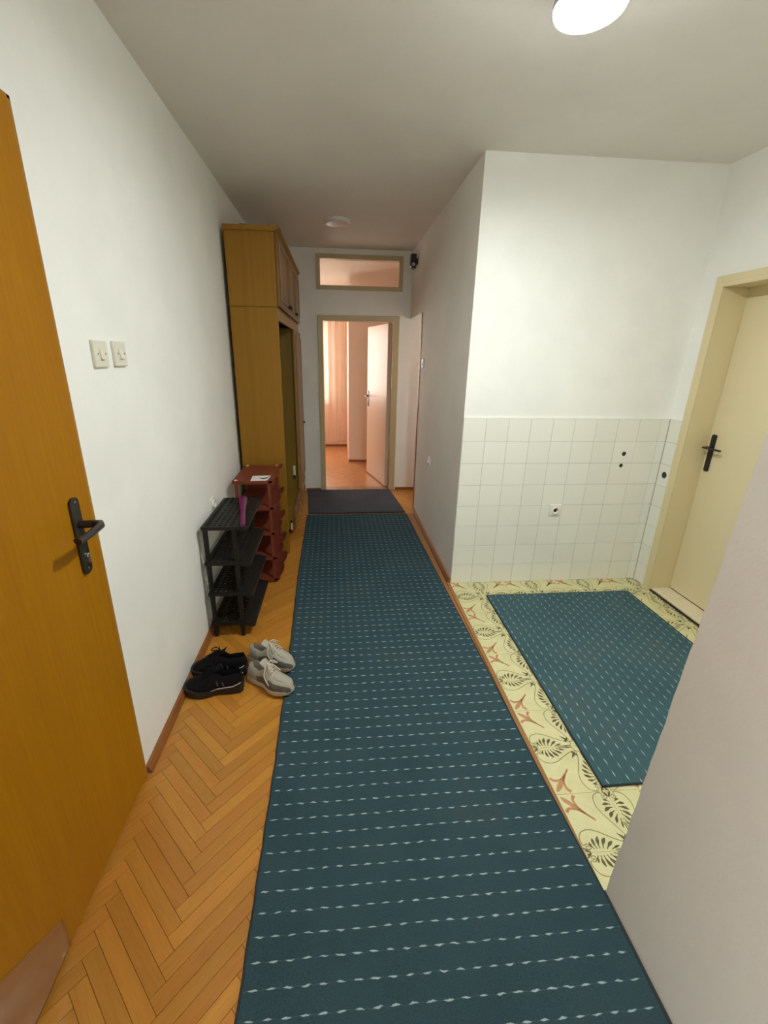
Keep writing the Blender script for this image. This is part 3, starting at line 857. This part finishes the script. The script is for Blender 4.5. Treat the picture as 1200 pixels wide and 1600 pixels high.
# ================================================================== SWITCHES AND SOCKETS
def wall_plate(name, label, cat, c, nrm, kind, s=.041, mat='ivory_plastic', group=None):
    """plate built in local coords: x along wall, y out of wall, z up"""
    rot = {'+x': R(-90), '-x': R(90), '-y': R(180), '+y': 0}[nrm]
    t = thing(name, label, cat, c, rot, group)
    if kind == 'switch':
        lpart('plate', box(-s, s, 0, .011, -s, s), mat, t, bevel=.003)
        rk = MB().prism([(.0105, -.018), (.019, -.017), (.0125, .017), (.0105, .018)], 0, -.0125, .0125)
        lpart('rocker', rk, mat, t, bevel=.0012)
        for q in (-1, 1): lpart('screw', MB().lathe([(.0035, .0105), (.0035, .0125), (.0001, .013)], (q*.022, 0, 0), 'y', 10), 'chrome', t)
    else:
        lpart('plate', box(-s, s, 0, .009, -s, s), mat, t, bevel=.003)
        lpart('socket_ring', MB().lathe([(.024, .0085), (.024, .020), (.0205, .020), (.0205, .0095), (.0001, .0095)], (0, 0, 0), 'y', 24), mat, t, smooth=True)
        hl = MB()
        for q in (-1, 1): hl.lathe([(.0028, .0105), (.0028, .0118), (.0001, .0119)], (q*.0095, 0, 0), 'y', 8)
        hl.lathe([(.0125, .0094), (.0125, .0106), (.0001, .0107)], (0, 0, .0), 'y', 16)
        lpart('contact', hl, 'hole_dark', t)
    return t
wall_plate('light_switch', 'square ivory light switch on the left wall nearer the brown door', 'switch', (XL, 1.474, 1.557), '+x', 'switch')
wall_plate('light_switch', 'square ivory light switch on the left wall farther from the brown door', 'switch', (XL, 1.600, 1.558), '+x', 'switch')
wall_plate('wall_socket', 'white wall socket behind the black shoe rack', 'socket', (XL, 2.447, .708), '+x', 'socket', .036, 'white_plastic')
wall_plate('wall_socket', 'white wall socket set in the alcove tiles', 'socket', (1.513, Y1, .560), '-y', 'socket', .040, 'white_plastic')
wall_plate('wall_socket', 'small white socket low on the right corridor wall', 'socket', (XB, 3.57, .69), '-x', 'socket', .038, 'white_plastic')
wall_plate('light_switch', 'pale switch on the right corridor wall beside the side passage', 'switch', (XB, 4.07, 1.51), '-x', 'switch', .040, 'white_plastic')

# black sensor box high in the corner
se = thing('alarm_sensor', 'small black box mounted high in the corner near the transom', 'sensor', (XB, 4.62, 2.47))
part('body', MB().prism([(.742, 2.53), (.738, 2.43), (.752, 2.405), (.795, 2.40), (.795, 2.53)], 1, 4.585, 4.665), 'black_sensor', se, bevel=.006)
part('bracket', box(.795, XB, 4.60, 4.65, 2.44, 2.49), 'black_sensor', se)
part('lens', MB().lathe([(.016, 0), (.015, -.006), (.008, -.010), (.0001, -.011)], (.768, 4.586, 2.435), 'y', 14), 'violet_rim', se, smooth=True, label='small pale lens')

# ================================================================== WARDROBE
WY0, WY1, WXB, WXF = 3.195, 4.80, -.726, -.402
wd = thing('wardrobe', 'tall wooden hallway wardrobe with open niche, upper cupboards and drawers', 'wardrobe', (-.56, 4.0, 0))
part('side_panel', box(WXB, WXF, WY0, WY0+.018, 0, 1.876), 'veneer_side', wd, bevel=.001)
part('upper_side_panel', box(WXB, WXF, WY0, WY0+.018, 1.879, 2.335), 'veneer_side', wd, bevel=.001)
part('side_panel', box(WXB, WXF, WY1-.018, WY1, 0, 2.335), 'veneer_side', wd)
part('partition', box(WXB+.01, WXF-.002, 4.195, 4.213, 0, 1.80), 'niche_panel', wd)
part('back_panel', box(WXB, WXB+.006, WY0+.018, WY1-.018, .02, 2.335), 'niche_panel', wd)
part('upper_shelf', box(WXB+.006, WXF-.001, WY0+.018, WY1-.018, 1.860, 1.878), 'niche_panel', wd)
co = MB().prism([(WXB-.004, 2.335), (WXF+.006, 2.335), (WXF+.012, 2.343), (WXF+.034, 2.352), (WXF+.036, 2.366), (WXB-.004, 2.366)], 1, WY0-.012, WY1+.02)
part('cornice', co, 'veneer_side', wd, bevel=.002)
part('rail', box(WXF-.016, WXF+.004, WY0+.018, WY1-.018, 1.792, 1.858), 'veneer_moulding', wd, bevel=.003)
def panel_door(name, y0, y1, z0, z1, x, knob_at=None, arch=False):
    d = part(name, box(x-.018, x, y0, y1, z0, z1), 'veneer_front', wd, bevel=.002)
    t = .045; mo = MB()
    for (a0, a1, b0, b1) in ((y0+t, y0+t+.016, z0+t, z1-t), (y1-t-.016, y1-t, z0+t, z1-t), (y0+t+.016, y1-t-.016, z0+t, z0+t+.016), (y0+t+.016, y1-t-.016, z1-t-.016, z1-t)):
        mo.box(x, x+.009, a0, a1, b0, b1)
    part('moulding', mo, 'veneer_moulding', d, bevel=.003)
    part('field_panel', box(x, x+.005, y0+t+.03, y1-t-.03, z0+t+.03, z1-t-.03), 'veneer_front', d, bevel=.002)
    if knob_at: knob(d, (x, *knob_at), 'x', .013, 'dark_metal', .026)
    return d
w3 = (WY1-WY0-.01)/3
for k in range(3):
    y0 = WY0+.005+k*w3
    panel_door('cupboard_door', y0+.002, y0+w3-.002, 1.882, 2.330, WXF+.020, (y0+w3-.05 if k == 0 else y0+.05, 1.93))
panel_door('tall_door', 4.20, WY1-.002, .262, 1.786, WXF+.020, (4.735, .86))
part('tall_door_edge', box(WXF-.002, WXF+.018, 4.165, 4.198, .262, 1.786), 'veneer_moulding', wd, bevel=.003)
part('plinth', box(WXF-.03, WXF-.012, 3.62, WY1-.02, 0, .045), 'veneer_front', wd)
part('drawer_case', box(WXB+.01, WXF-.006, 3.60, 4.194, .045, .250), 'niche_panel', wd)
for k, (z0, z1) in enumerate(((.045, .145), (.150, .250))):
    for (y0, y1) in ((3.60, 4.18), (4.19, WY1-.004)):
        dr = part('drawer', box(WXF-.004, WXF+.016, y0, y1, z0, z1), 'veneer_front', wd, bevel=.003)
        part('moulding', box(WXF+.016, WXF+.023, y0+.02, y1-.02, z0+.018, z1-.018), 'veneer_moulding', dr, bevel=.003)
        knob(dr, (WXF+.022, (y0+y1)/2, (z0+z1)/2), 'x', .011, 'brass', .02)
hk = thing('hanging_strip', 'short pale strip with black end hanging inside the wardrobe niche', 'strip', (-.43, 4.19, .44))
part('body', box(-.452, -.430, 4.180, 4.194, .40, .50), 'white_plastic', hk, bevel=.002)
part('end_cap', box(-.450, -.430, 4.179, 4.194, .36, .40), 'ink', hk, bevel=.002)
hk = thing('hanging_strip', 'thin pale strip on the drawer side inside the wardrobe niche', 'strip', (-.425, 3.595, .12))
part('body', box(-.428, -.418, 3.588, 3.600, .045, .115), 'ivory_plastic', hk, bevel=.001)
part('end_cap', box(-.430, -.416, 3.588, 3.600, .115, .135), 'ink', hk, bevel=.001)
o = link('wooden_wedge', MB().prism([(-.63, 2.366), (-.575, 2.366), (-.58, 2.378), (-.625, 2.380)], 1, 3.22, 3.26).mesh('wooden_wedge', 'veneer_front')); tag(o, 'small dark wedge on the wardrobe top near the wall', 'wedge')
o = link('wooden_wedge', MB().prism([(-.455, 2.366), (-.425, 2.366), (-.43, 2.382), (-.452, 2.380)], 1, 3.23, 3.26).mesh('wooden_wedge', 'veneer_front')); tag(o, 'small dark wedge on the wardrobe top near its front edge', 'wedge')

# ================================================================== BLACK SHOE RACK
KX0, KXP, KXF, KY0, KY1 = -.728, -.556, -.488, 2.118, 2.612
rk = thing('shoe_rack', 'black plastic four-tier shoe rack against the left wall', 'shoe rack', (-.64, 2.36, 0))
SZ = [.690, .482, .291, .100]
for si, z in enumerate(SZ):
    mb = MB(); tk = .020
    # perimeter frame
    mb.box(KX0, KXP, KY0, KY0+.018, z-tk, z); mb.box(KX0, KXP, KY1-.018, KY1, z-tk, z)
    mb.box(KX0, KX0+.018, KY0+.018, KY1-.018, z-tk, z)
    mb.box(KXP-.008, KXP+.008, KY0+.018, KY1-.018, z-.014, z-.002)
    # lattice
    ny = 16
    for k in range(1, ny):
        y = KY0+.018+(KY1-KY0-.036)*k/ny
        mb.box(KX0+.018, KXP-.008, y-.0075, y+.0075, z-.009, z-.003)
    for k in range(1, 5):
        x = KX0+.018+(KXP-KX0-.026)*k/5
        mb.box(x-.0085, x+.0085, KY0+.018, KY1-.018, z-.010, z-.0025)
    # sloping solid front with ribs and rounded lip
    dip = .022 if si else .010
    mb.prism([(KXP+.006, z-.014), (KXF, z-dip-.010), (KXF+.004, z-dip-.004), (KXF, z-dip), (KXP+.006, z-.003)], 1, KY0+.006, KY1-.006)
    for k in range(1, 5):
        x = KXP+.006+(KXF-KXP-.006)*k/5; zz = z-.003-(dip-.003)*k/5
        mb.box(x-.0022, x+.0022, KY0+.02, KY1-.02, zz-.003, zz+.0025)
    mb.prism([(KXP, z-tk), (KXF-.004, z-dip-.014), (KXF+.004, z-dip), (KXF-.006, z-dip+.006), (KXP, z)], 1, KY0, KY0+.014)
    mb.prism([(KXP, z-tk), (KXF-.004, z-dip-.014), (KXF+.004, z-dip), (KXF-.006, z-dip+.006), (KXP, z)], 1, KY1-.014, KY1)
    part('shelf', mb, 'black_plastic', rk, bevel=0)
tops = [SZ[0]-.02, SZ[1]-.02, SZ[2]-.02, SZ[3]-.02]
bots = [SZ[1], SZ[2], SZ[3], 0.0]
for px in (KX0+.016, KXP-.004):
    for py in (KY0+.016, KY1-.016):
        for t_, b2 in zip(tops, bots):
            # posts taper and lean forward slightly like moulded plastic uprights
            mb = MB(); h1, h0 = .012, .010
            mb.add([(px-h0, py-h0, b2), (px+h0, py-h0, b2), (px+h0, py+h0, b2), (px-h0, py+h0, b2), (px-h1, py-h1, t_), (px+h1, py-h1, t_), (px+h1, py+h1, t_), (px-h1, py+h1, t_)],
                   [(0,3,2,1),(4,5,6,7),(0,1,5,4),(1,2,6,5),(2,3,7,6),(3,0,4,7)])
            part('post', mb, 'black_plastic', rk, bevel=.003)
# raised ribs (two inner dividers) on the top tray
for dx in (.06, .11):
    part('rib', box(KX0+dx, KX0+dx+.004, KY1-.10, KY1-.02, .686, .700), 'black_plastic', rk)

# shoehorn lying on the rack
sh = thing('shoehorn', 'long magenta plastic shoehorn lying on the black shoe rack', 'shoehorn', (-.50, 2.088, .704), math.atan2(.47, -.095)-math.pi/2)
rows_ = []
for i in range(22):
    t = i/21; y = .48*t
    wdt = .0135+.0115*max(0, min(1, (t-.45)/.35))**1.5
    if t < .06: wdt *= math.sqrt(max(.05, 1-((.06-t)/.06)**2))
    if t > .9: wdt *= math.sqrt(max(.05, 1-((t-.9)/.1)**2))
    cup = .003+.009*max(0, (t-.45)/.55)
    rows_.append([(wdt*u, y, .004+cup*u*u+.001*math.sin(t*6)) for u in (-1, -.66, -.33, 0, .33, .66, 1)])
mb = MB(); mb.grid(rows_); mb.grid([[(p[0], p[1], p[2]-.0035) for p in reversed(r_)] for r_ in rows_])
lt = [r_[0] for r_ in rows_]; rt_ = [r_[-1] for r_ in rows_]
ring = rows_[0]+rt_[1:-1]+list(reversed(rows_[-1]))+list(reversed(lt[1:-1]))
for i in range(len(ring)):
    a, b_ = ring[i], ring[(i+1) % len(ring)]
    mb.add([a, b_, (b_[0], b_[1], b_[2]-.0035), (a[0], a[1], a[2]-.0035)], [(0, 1, 2, 3)])
lpart('blade', mb, 'magenta_plastic', sh, smooth=True)
lpart('hook_end', MB().lathe([(.012, 0), (.012, .006), (.006, .0065), (.006, 0)], (0, .006, .001), 'z', 18), 'magenta_plastic', sh)

# ================================================================== RED SHOE RACK
QX0, QY0, QY1 = -.700, 2.735, 3.160
rr = thing('shoe_rack', 'terracotta red plastic five-tier shoe rack beside the wardrobe', 'shoe rack', (-.56, 2.95, 0))
QZ = [.762, .575, .388, .200, .030]
def xfront(y):
    t = (y-QY0)/(QY1-QY0)*2; f = t-math.floor(t) if t < 2 else 1.0
    return -.434+.028*math.sin(math.pi*f)**.5 if 0 < f < 1 else -.432
for qi, z in enumerate(QZ):
    ny = 40; rows_t = []
    solid = qi == 0
    for k in range(ny+1):
        y = QY0+(QY1-QY0)*k/ny; xf = xfront(y); r_ = []
        for (u, dz) in ((0, 0), (.3, 0), (.62, 0), (.78, .001), (.88, .005), (.95, .013), (1.0, .024)):
            lobe = math.sin(math.pi*((y-QY0)/(QY1-QY0)*2 % 1.0)) if 0 < k < ny else 0
            r_.append((QX0+(xf-QX0)*u, y, z+dz*(.6+.4*lobe**.3 if lobe > 0 else .6)))
        rows_t.append(r_)
    mb = MB(); mb.grid(rows_t)
    rows_b = [[(p[0], p[1], p[2]-.006) for p in r_] for r_ in rows_t]
    mb.grid([list(reversed(r_)) for r_ in rows_b])
    ring = lambda rw: rw[0]+[q[-1] for q in rw[1:-1]]+list(reversed(rw[-1]))+[q[0] for q in reversed(rw[1:-1])]
    A_, B_ = ring(rows_t), ring(rows_b)
    for i in range(len(A_)):
        j = (i+1) % len(A_); mb.add([A_[i], A_[j], B_[j], B_[i]], [(0, 1, 2, 3)])
    mb.box(QX0, -.438, QY0-.004, QY0+.012, z-.020, z+.001); mb.box(QX0, -.438, QY1-.012, QY1+.004, z-.020, z+.001)
    mb.box(QX0-.002, QX0+.010, QY0, QY1, z-.020, z+.001)
    for k in range(3):
        y = QY0+(QY1-QY0)*k/2
        mb.prism([(-.462, z-.018), (-.424, z-.006), (-.420, z+.010), (-.440, z+.004), (-.462, z)], 1, y-.006 if k else y-.004, y+.006)
    part('tray', mb, 'red_plastic', rr, smooth=True)
zt_ = [z-.006 for z in QZ[:-1]]; zb_ = QZ[1:]
for px in (QX0+.022, -.462):
    for py in (QY0+.006, QY1-.006):
        for t_, b2 in zip(zt_, zb_):
            part('post', MB().box(px-.0095, px+.0095, py-.008, py+.008, b2-.004, t_), 'red_plastic', rr, bevel=.003)
        part('post', MB().box(px-.0095, px+.0095, py-.008, py+.008, 0, QZ[-1]-.004), 'red_plastic', rr, bevel=.003)
part('side_web', box(QX0+.03, -.475, QY1-.008, QY1-.003, .04, .750), 'red_plastic', rr)
for (px, py) in ((QX0+.020, QY0+.012), (QX0+.020, QY1-.014), (-.462, QY1-.014)):
    part('end_cap', MB().lathe([(.011, .762), (.011, .767), (.006, .769), (.0001, .769)], (px, py, 0), 'z', 16), 'cap_gold', rr, smooth=True, label='small gold cap on the rack corner')
# printed card on top
cdn = thing('printed_card', 'white card with a black figure lying on the red shoe rack', 'card', (-.523, 2.803, .7625), R(3))
lpart('sheet', box(-.062, .066, -.062, .062, 0, .0012), 'card_white', cdn)
pr = MB()
sil = [(-.02, .012), (.004, -.012), (.022, -.020), (.038, -.012), (.052, .012), (.058, .024), (.050, .030), (.040, .014), (.026, .004), (.006, .002)]
pr.add([(x, y*1.3, .0016) for x, y in sil], [tuple(range(len(sil)))])
lpart('print', pr, 'ink', cdn)
pr = MB()
for k, (y, l_) in enumerate(((.03, .012), (.012, .010), (-.006, .012), (-.024, .008))): pr.box(-.050, -.050+l_, y, y+.006, .0012, .0016)
lpart('print', pr, 'ink_grey', cdn)

# ================================================================== SHOES
def interp(tab, s):
    for (a, va), (b2, vb) in zip(tab, tab[1:]):
        if s <= b2:
            t = (s-a)/(b2-a); t = t*t*(3-2*t)
            return va+(vb-va)*t
    return tab[-1][1]
def make_shoe(name, label, cat, loc, heading, L, group, style, mirror=False, tilt=0.0):
    t = thing(name, label, cat, loc, heading, group)
    mir = -1 if mirror else 1
    WID = [(0, .020), (.05, .030), (.18, .035), (.40, .034), (.62, .045), (.75, .0475), (.88, .041), (.95, .031), (.985, .020), (1.0, .012)]
    OFF = [(0, 0), (.4, .003), (.65, -.002), (1.0, .010)]
    black = style == 'black'
    HT = [(0, .072), (.06, .092), (.18, .088), (.32, .080), (.44, .100), (.52, .099), (.64, .080), (.78, .067), (.90, .061), (.96, .054), (.99, .044), (1.0, .034)] if not black else \
         [(0, .080), (.05, .104), (.16, .100), (.30, .094), (.42, .112), (.52, .110), (.64, .086), (.78, .066), (.90, .055), (.97, .042), (1.0, .028)]
    SOLE = .026 if not black else .036
    DEP = [(0, 0), (.02, 0), (.06, 1), (.42, 1), (.50, .0), (1.0, 0)]
    NS = 44
    def sect(s, grow=0.0):
        wv = interp(WID, s)+grow; h = interp(HT, s)+grow; off = interp(OFF, s)*mir; z0 = SOLE-.006
        d = interp(DEP, s)*(h-SOLE-.012)
        dome = .012*(1-interp(DEP, s))*min(1, (1-s)*6)
        H = h-z0
        right = [(1.0, z0), (1.03, z0+.25*H), (1.0, z0+.5*H), (.86, z0+.78*H), (.68, z0+.95*H), (.58, z0+H)]
        inn = [(.50, z0+H-.25*d+dome*.3), (.46, z0+H-d+dome*.6), (.25, z0+H-d+dome*.9), (0, z0+H-d+dome)]
        half = right+inn
        pts = [(-u, z) for u, z in half]+[(u, z) for u, z in reversed(half[:-1])]
        return [(s*L+grow*5*max(0, (s-.8)/.2), off+u*wv, z) for u, z in pts]
    ss = [i/NS for i in range(NS+1)]
    rows_ = [sect(s) for s in ss]
    mb = MB(); mb.grid(rows_)
    mb.add([p for p in rows_[0]], [tuple(range(len(rows_[0])))]); mb.add([p for p in rows_[-1]], [tuple(range(len(rows_[-1])))])
    # lining faces get the second material
    nc = len(rows_[0]); cnt = 0
    for i in range(NS):
        for k in range(nc-1):
            if interp(DEP, ss[i]) > .3 and 5 <= k <= nc-7: mb.m[cnt] = 1
            cnt += 1
    lpart('upper', mb, ['leather_cream', 'lining_grey'] if not black else ['black_knit', 'black_knit'], t, smooth=True)
    # sole
    rs = []
    for i in range(NS+1):
        s = i/NS; wv = interp(WID, s)+.004+(.003 if black else 0); off = interp(OFF, s)*mir
        if i == 0 or i == NS: wv *= .8
        spring = .010*max(0, (s-.75)/.25)**2
        xx = (s*1.035-.018)*L
        zt = SOLE+.004*math.sin(s*9) if black else SOLE
        zt += .010*max(0, (.12-s)/.12) if black else 0
        rs.append([(xx, off-wv*.94, spring), (xx, off-wv*1.02, spring+.008), (xx, off-wv, zt+spring*.3), (xx, off-wv*.8, zt+.001+spring*.3), (xx, off+wv*.8, zt+.001+spring*.3), (xx, off+wv, zt+spring*.3), (xx, off+wv*1.02, spring+.008), (xx, off+wv*.94, spring)])
    mb = MB(); mb.grid(rs, close=True); mb.add(rs[0], [tuple(range(8))]); mb.add(rs[-1], [tuple(range(8))])
    lpart('sole', mb, 'sole_cream' if not black else 'black_sole', t, smooth=True)
    # overlays: shell bands just outside the upper
    def band(s0, s1, k0, k1, grow, side=0, jag=0):
        mbb = MB(); rws = []
        m_ = max(8, int((s1-s0)*50))
        for i in range(m_+1):
            s = s0+(s1-s0)*i/m_; sec = sect(s, grow)
            r_ = []
            for q in range(5):
                kk = k0+(k1-k0)*q/4; i0 = int(kk); f = kk-i0
                a0, a1 = sec[i0], sec[min(i0+1, nc-1)]
                r_.append(tuple(a0[j]+(a1[j]-a0[j])*f for j in range(3)))
            rws.append(r_)
        mbb.grid(rws); return mbb
    if not black:
        for (k0, k1) in ((0, 3.1), (nc-1, nc-4.1)):
            lpart('toe_guard', band(.62, 1.0, k0, k1, .0018), 'suede_grey', t, smooth=True, label='grey suede toe guard')
        for (k0, k1) in ((0, 2.3), (nc-1, nc-3.3)):
            lpart('side_panel', band(.28, .64, k0, k1, .0016), 'suede_grey', t, smooth=True, label='grey suede side panel')
        for (k0, k1) in ((1.2, 3.4), (nc-2.2, nc-4.4)):
            lpart('heel_counter', band(.02, .22, k0, k1, .0017), 'lining_grey', t, smooth=True)
    else:
        for sd in (1, -1):
            pts = []
            for i in range(16):
                s = .02+.50*i/15; wv = interp(WID, s)+.0085; off = interp(OFF, s)*mir
                pts.append(((s*1.035-.018)*L, off+sd*wv, SOLE+.012+.016*max(0, (.16-s)/.16)**1.2-.012*max(0, (s-.16)/.36)))
            lpart('sole_stripe', MB().tube(pts, [.0022]*12+[.0016, .0012, .0008, .0004], 6), 'pale_stripe', t, smooth=True, label='thin pale line around the heel')
        for dx in (.30, .40):
            s = dx; sec = sect(s, .001)
            p0, p1 = sec[1], sec[3]
            for kk, kj in ((1, 3), (nc-2, nc-4)):
                pts = [Vector(sec[kk])*(1-f)+Vector(sec[kj])*f+Vector((f*.012, 0, 0)) for f in (0, .3, .6)]
                lpart('logo_bar', MB().tube(pts, .0045, 6, flat=.4), 'logo_grey', t, smooth=True)
    # tongue
    rt2 = []
    for i in range(9):
        f = i/8; s = .62-.27*f
        zc = interp(HT, .62)+.010+(interp(HT, .46)+.024-interp(HT, .62))*f
        ww = .014+.009*f
        rt2.append([(s*L+.0*u, interp(OFF, s)*mir+ww*u, zc-.008*u*u) for u in (-1, -.5, 0, .5, 1)])
    mb = MB(); mb.grid(rt2); mb.grid([[(p[0], p[1], p[2]-.006) for p in reversed(r_)] for r_ in rt2])
    ring_ = rt2[0]+[r_[-1] for r_ in rt2[1:-1]]+list(reversed(rt2[-1]))+[r_[0] for r_ in reversed(rt2[1:-1])]
    for i in range(len(ring_)):
        a, b2 = ring_[i], ring_[(i+1) % len(ring_)]; mb.add([a, b2, (b2[0], b2[1], b2[2]-.006), (a[0], a[1], a[2]-.006)], [(0, 1, 2, 3)])
    lpart('tongue', mb, 'leather_cream' if not black else 'black_knit', t, smooth=True)
    # laces
    lm = 'lace_cream' if not black else 'black_knit'
    def topz(s): return interp(HT, s)
    for i in range(5):
        s = .46+.045*i; s2 = s+.03
        o_ = interp(OFF, s)*mir
        z1 = topz(s)+.006; zc = topz(s)+.019-.001*i
        hw = .021+.001*i
        pts = catmull([(s*L, o_-hw, z1-.004), (s*L+.004, o_-hw*.5, zc-.002), (s2*L-.002, o_, zc), (s2*L+.002, o_+hw*.5, zc-.004), (s2*L, o_+hw, topz(s2)+.001)], 3)
        pts2 = [(p.x, 2*o_-p.y, p.z+.001) for p in pts]
        lpart('lace', MB().tube(pts, .0027, 6, flat=.6), lm, t, smooth=True)
        lpart('lace', MB().tube(pts2, .0027, 6, flat=.6), lm, t, smooth=True)
    s = .46; o_ = interp(OFF, s)*mir; zb = topz(s)+.022; bx = s*L
    loops = [[(bx, o_, zb), (bx+.012, o_+.02, zb+.008), (bx+.028, o_+.040, zb-.010), (bx+.016, o_+.044, zb-.022), (bx+.004, o_+.022, zb-.004), (bx, o_, zb)],
             [(bx, o_, zb), (bx+.022, o_-.014, zb+.006), (bx+.050, o_-.026, zb-.012), (bx+.046, o_-.012, zb-.014), (bx+.02, o_-.003, zb-.002), (bx, o_, zb)],
             [(bx, o_, zb), (bx+.015, o_-.03, zb-.004), (bx+.022, o_-.048, zb-.036), (bx+.05, o_-.053, zb-.072)],
             [(bx, o_, zb), (bx+.03, o_+.012, zb-.006), (bx+.07, o_+.016, zb-.026)]]
    for lp in loops:
        lpart('lace', MB().tube(catmull(lp, 6), .0026, 6), lm, t, smooth=True)
    t.rotation_euler[1] = -tilt
    return t
def heading(a, b_): return math.atan2(b_[1]-a[1], b_[0]-a[0])
def shoe(name, label, heel, toe, L, group, style, mirror, tilt=0.0):
    return make_shoe(name, label, 'shoe', (heel[0], heel[1], .001 if tilt else 0), heading(heel, toe), L, group, style, mirror, tilt)
shoe('sneaker', 'grey and cream sneaker nearest the viewer beside the runner', (-.448, 1.788), (-.268, 1.663), .258, 'pair of grey and cream sneakers', 'grey', False, R(3.2))
shoe('sneaker', 'grey and cream sneaker behind its pair, touching the runner', (-.472, 1.925), (-.249, 1.828), .258, 'pair of grey and cream sneakers', 'grey', True, R(3.2))
shoe('walking_shoe', 'black lace-up shoe nearest the viewer with pale line on its thick sole', (-.478, 1.715), (-.72, 1.700), .270, 'pair of black lace-up shoes', 'black', True)
shoe('walking_shoe', 'black lace-up shoe behind its pair, toe to the left wall', (-.482, 1.830), (-.73, 1.842), .270, 'pair of black lace-up shoes', 'black', False)

print('planks', nplank, 'tiles', ntile)
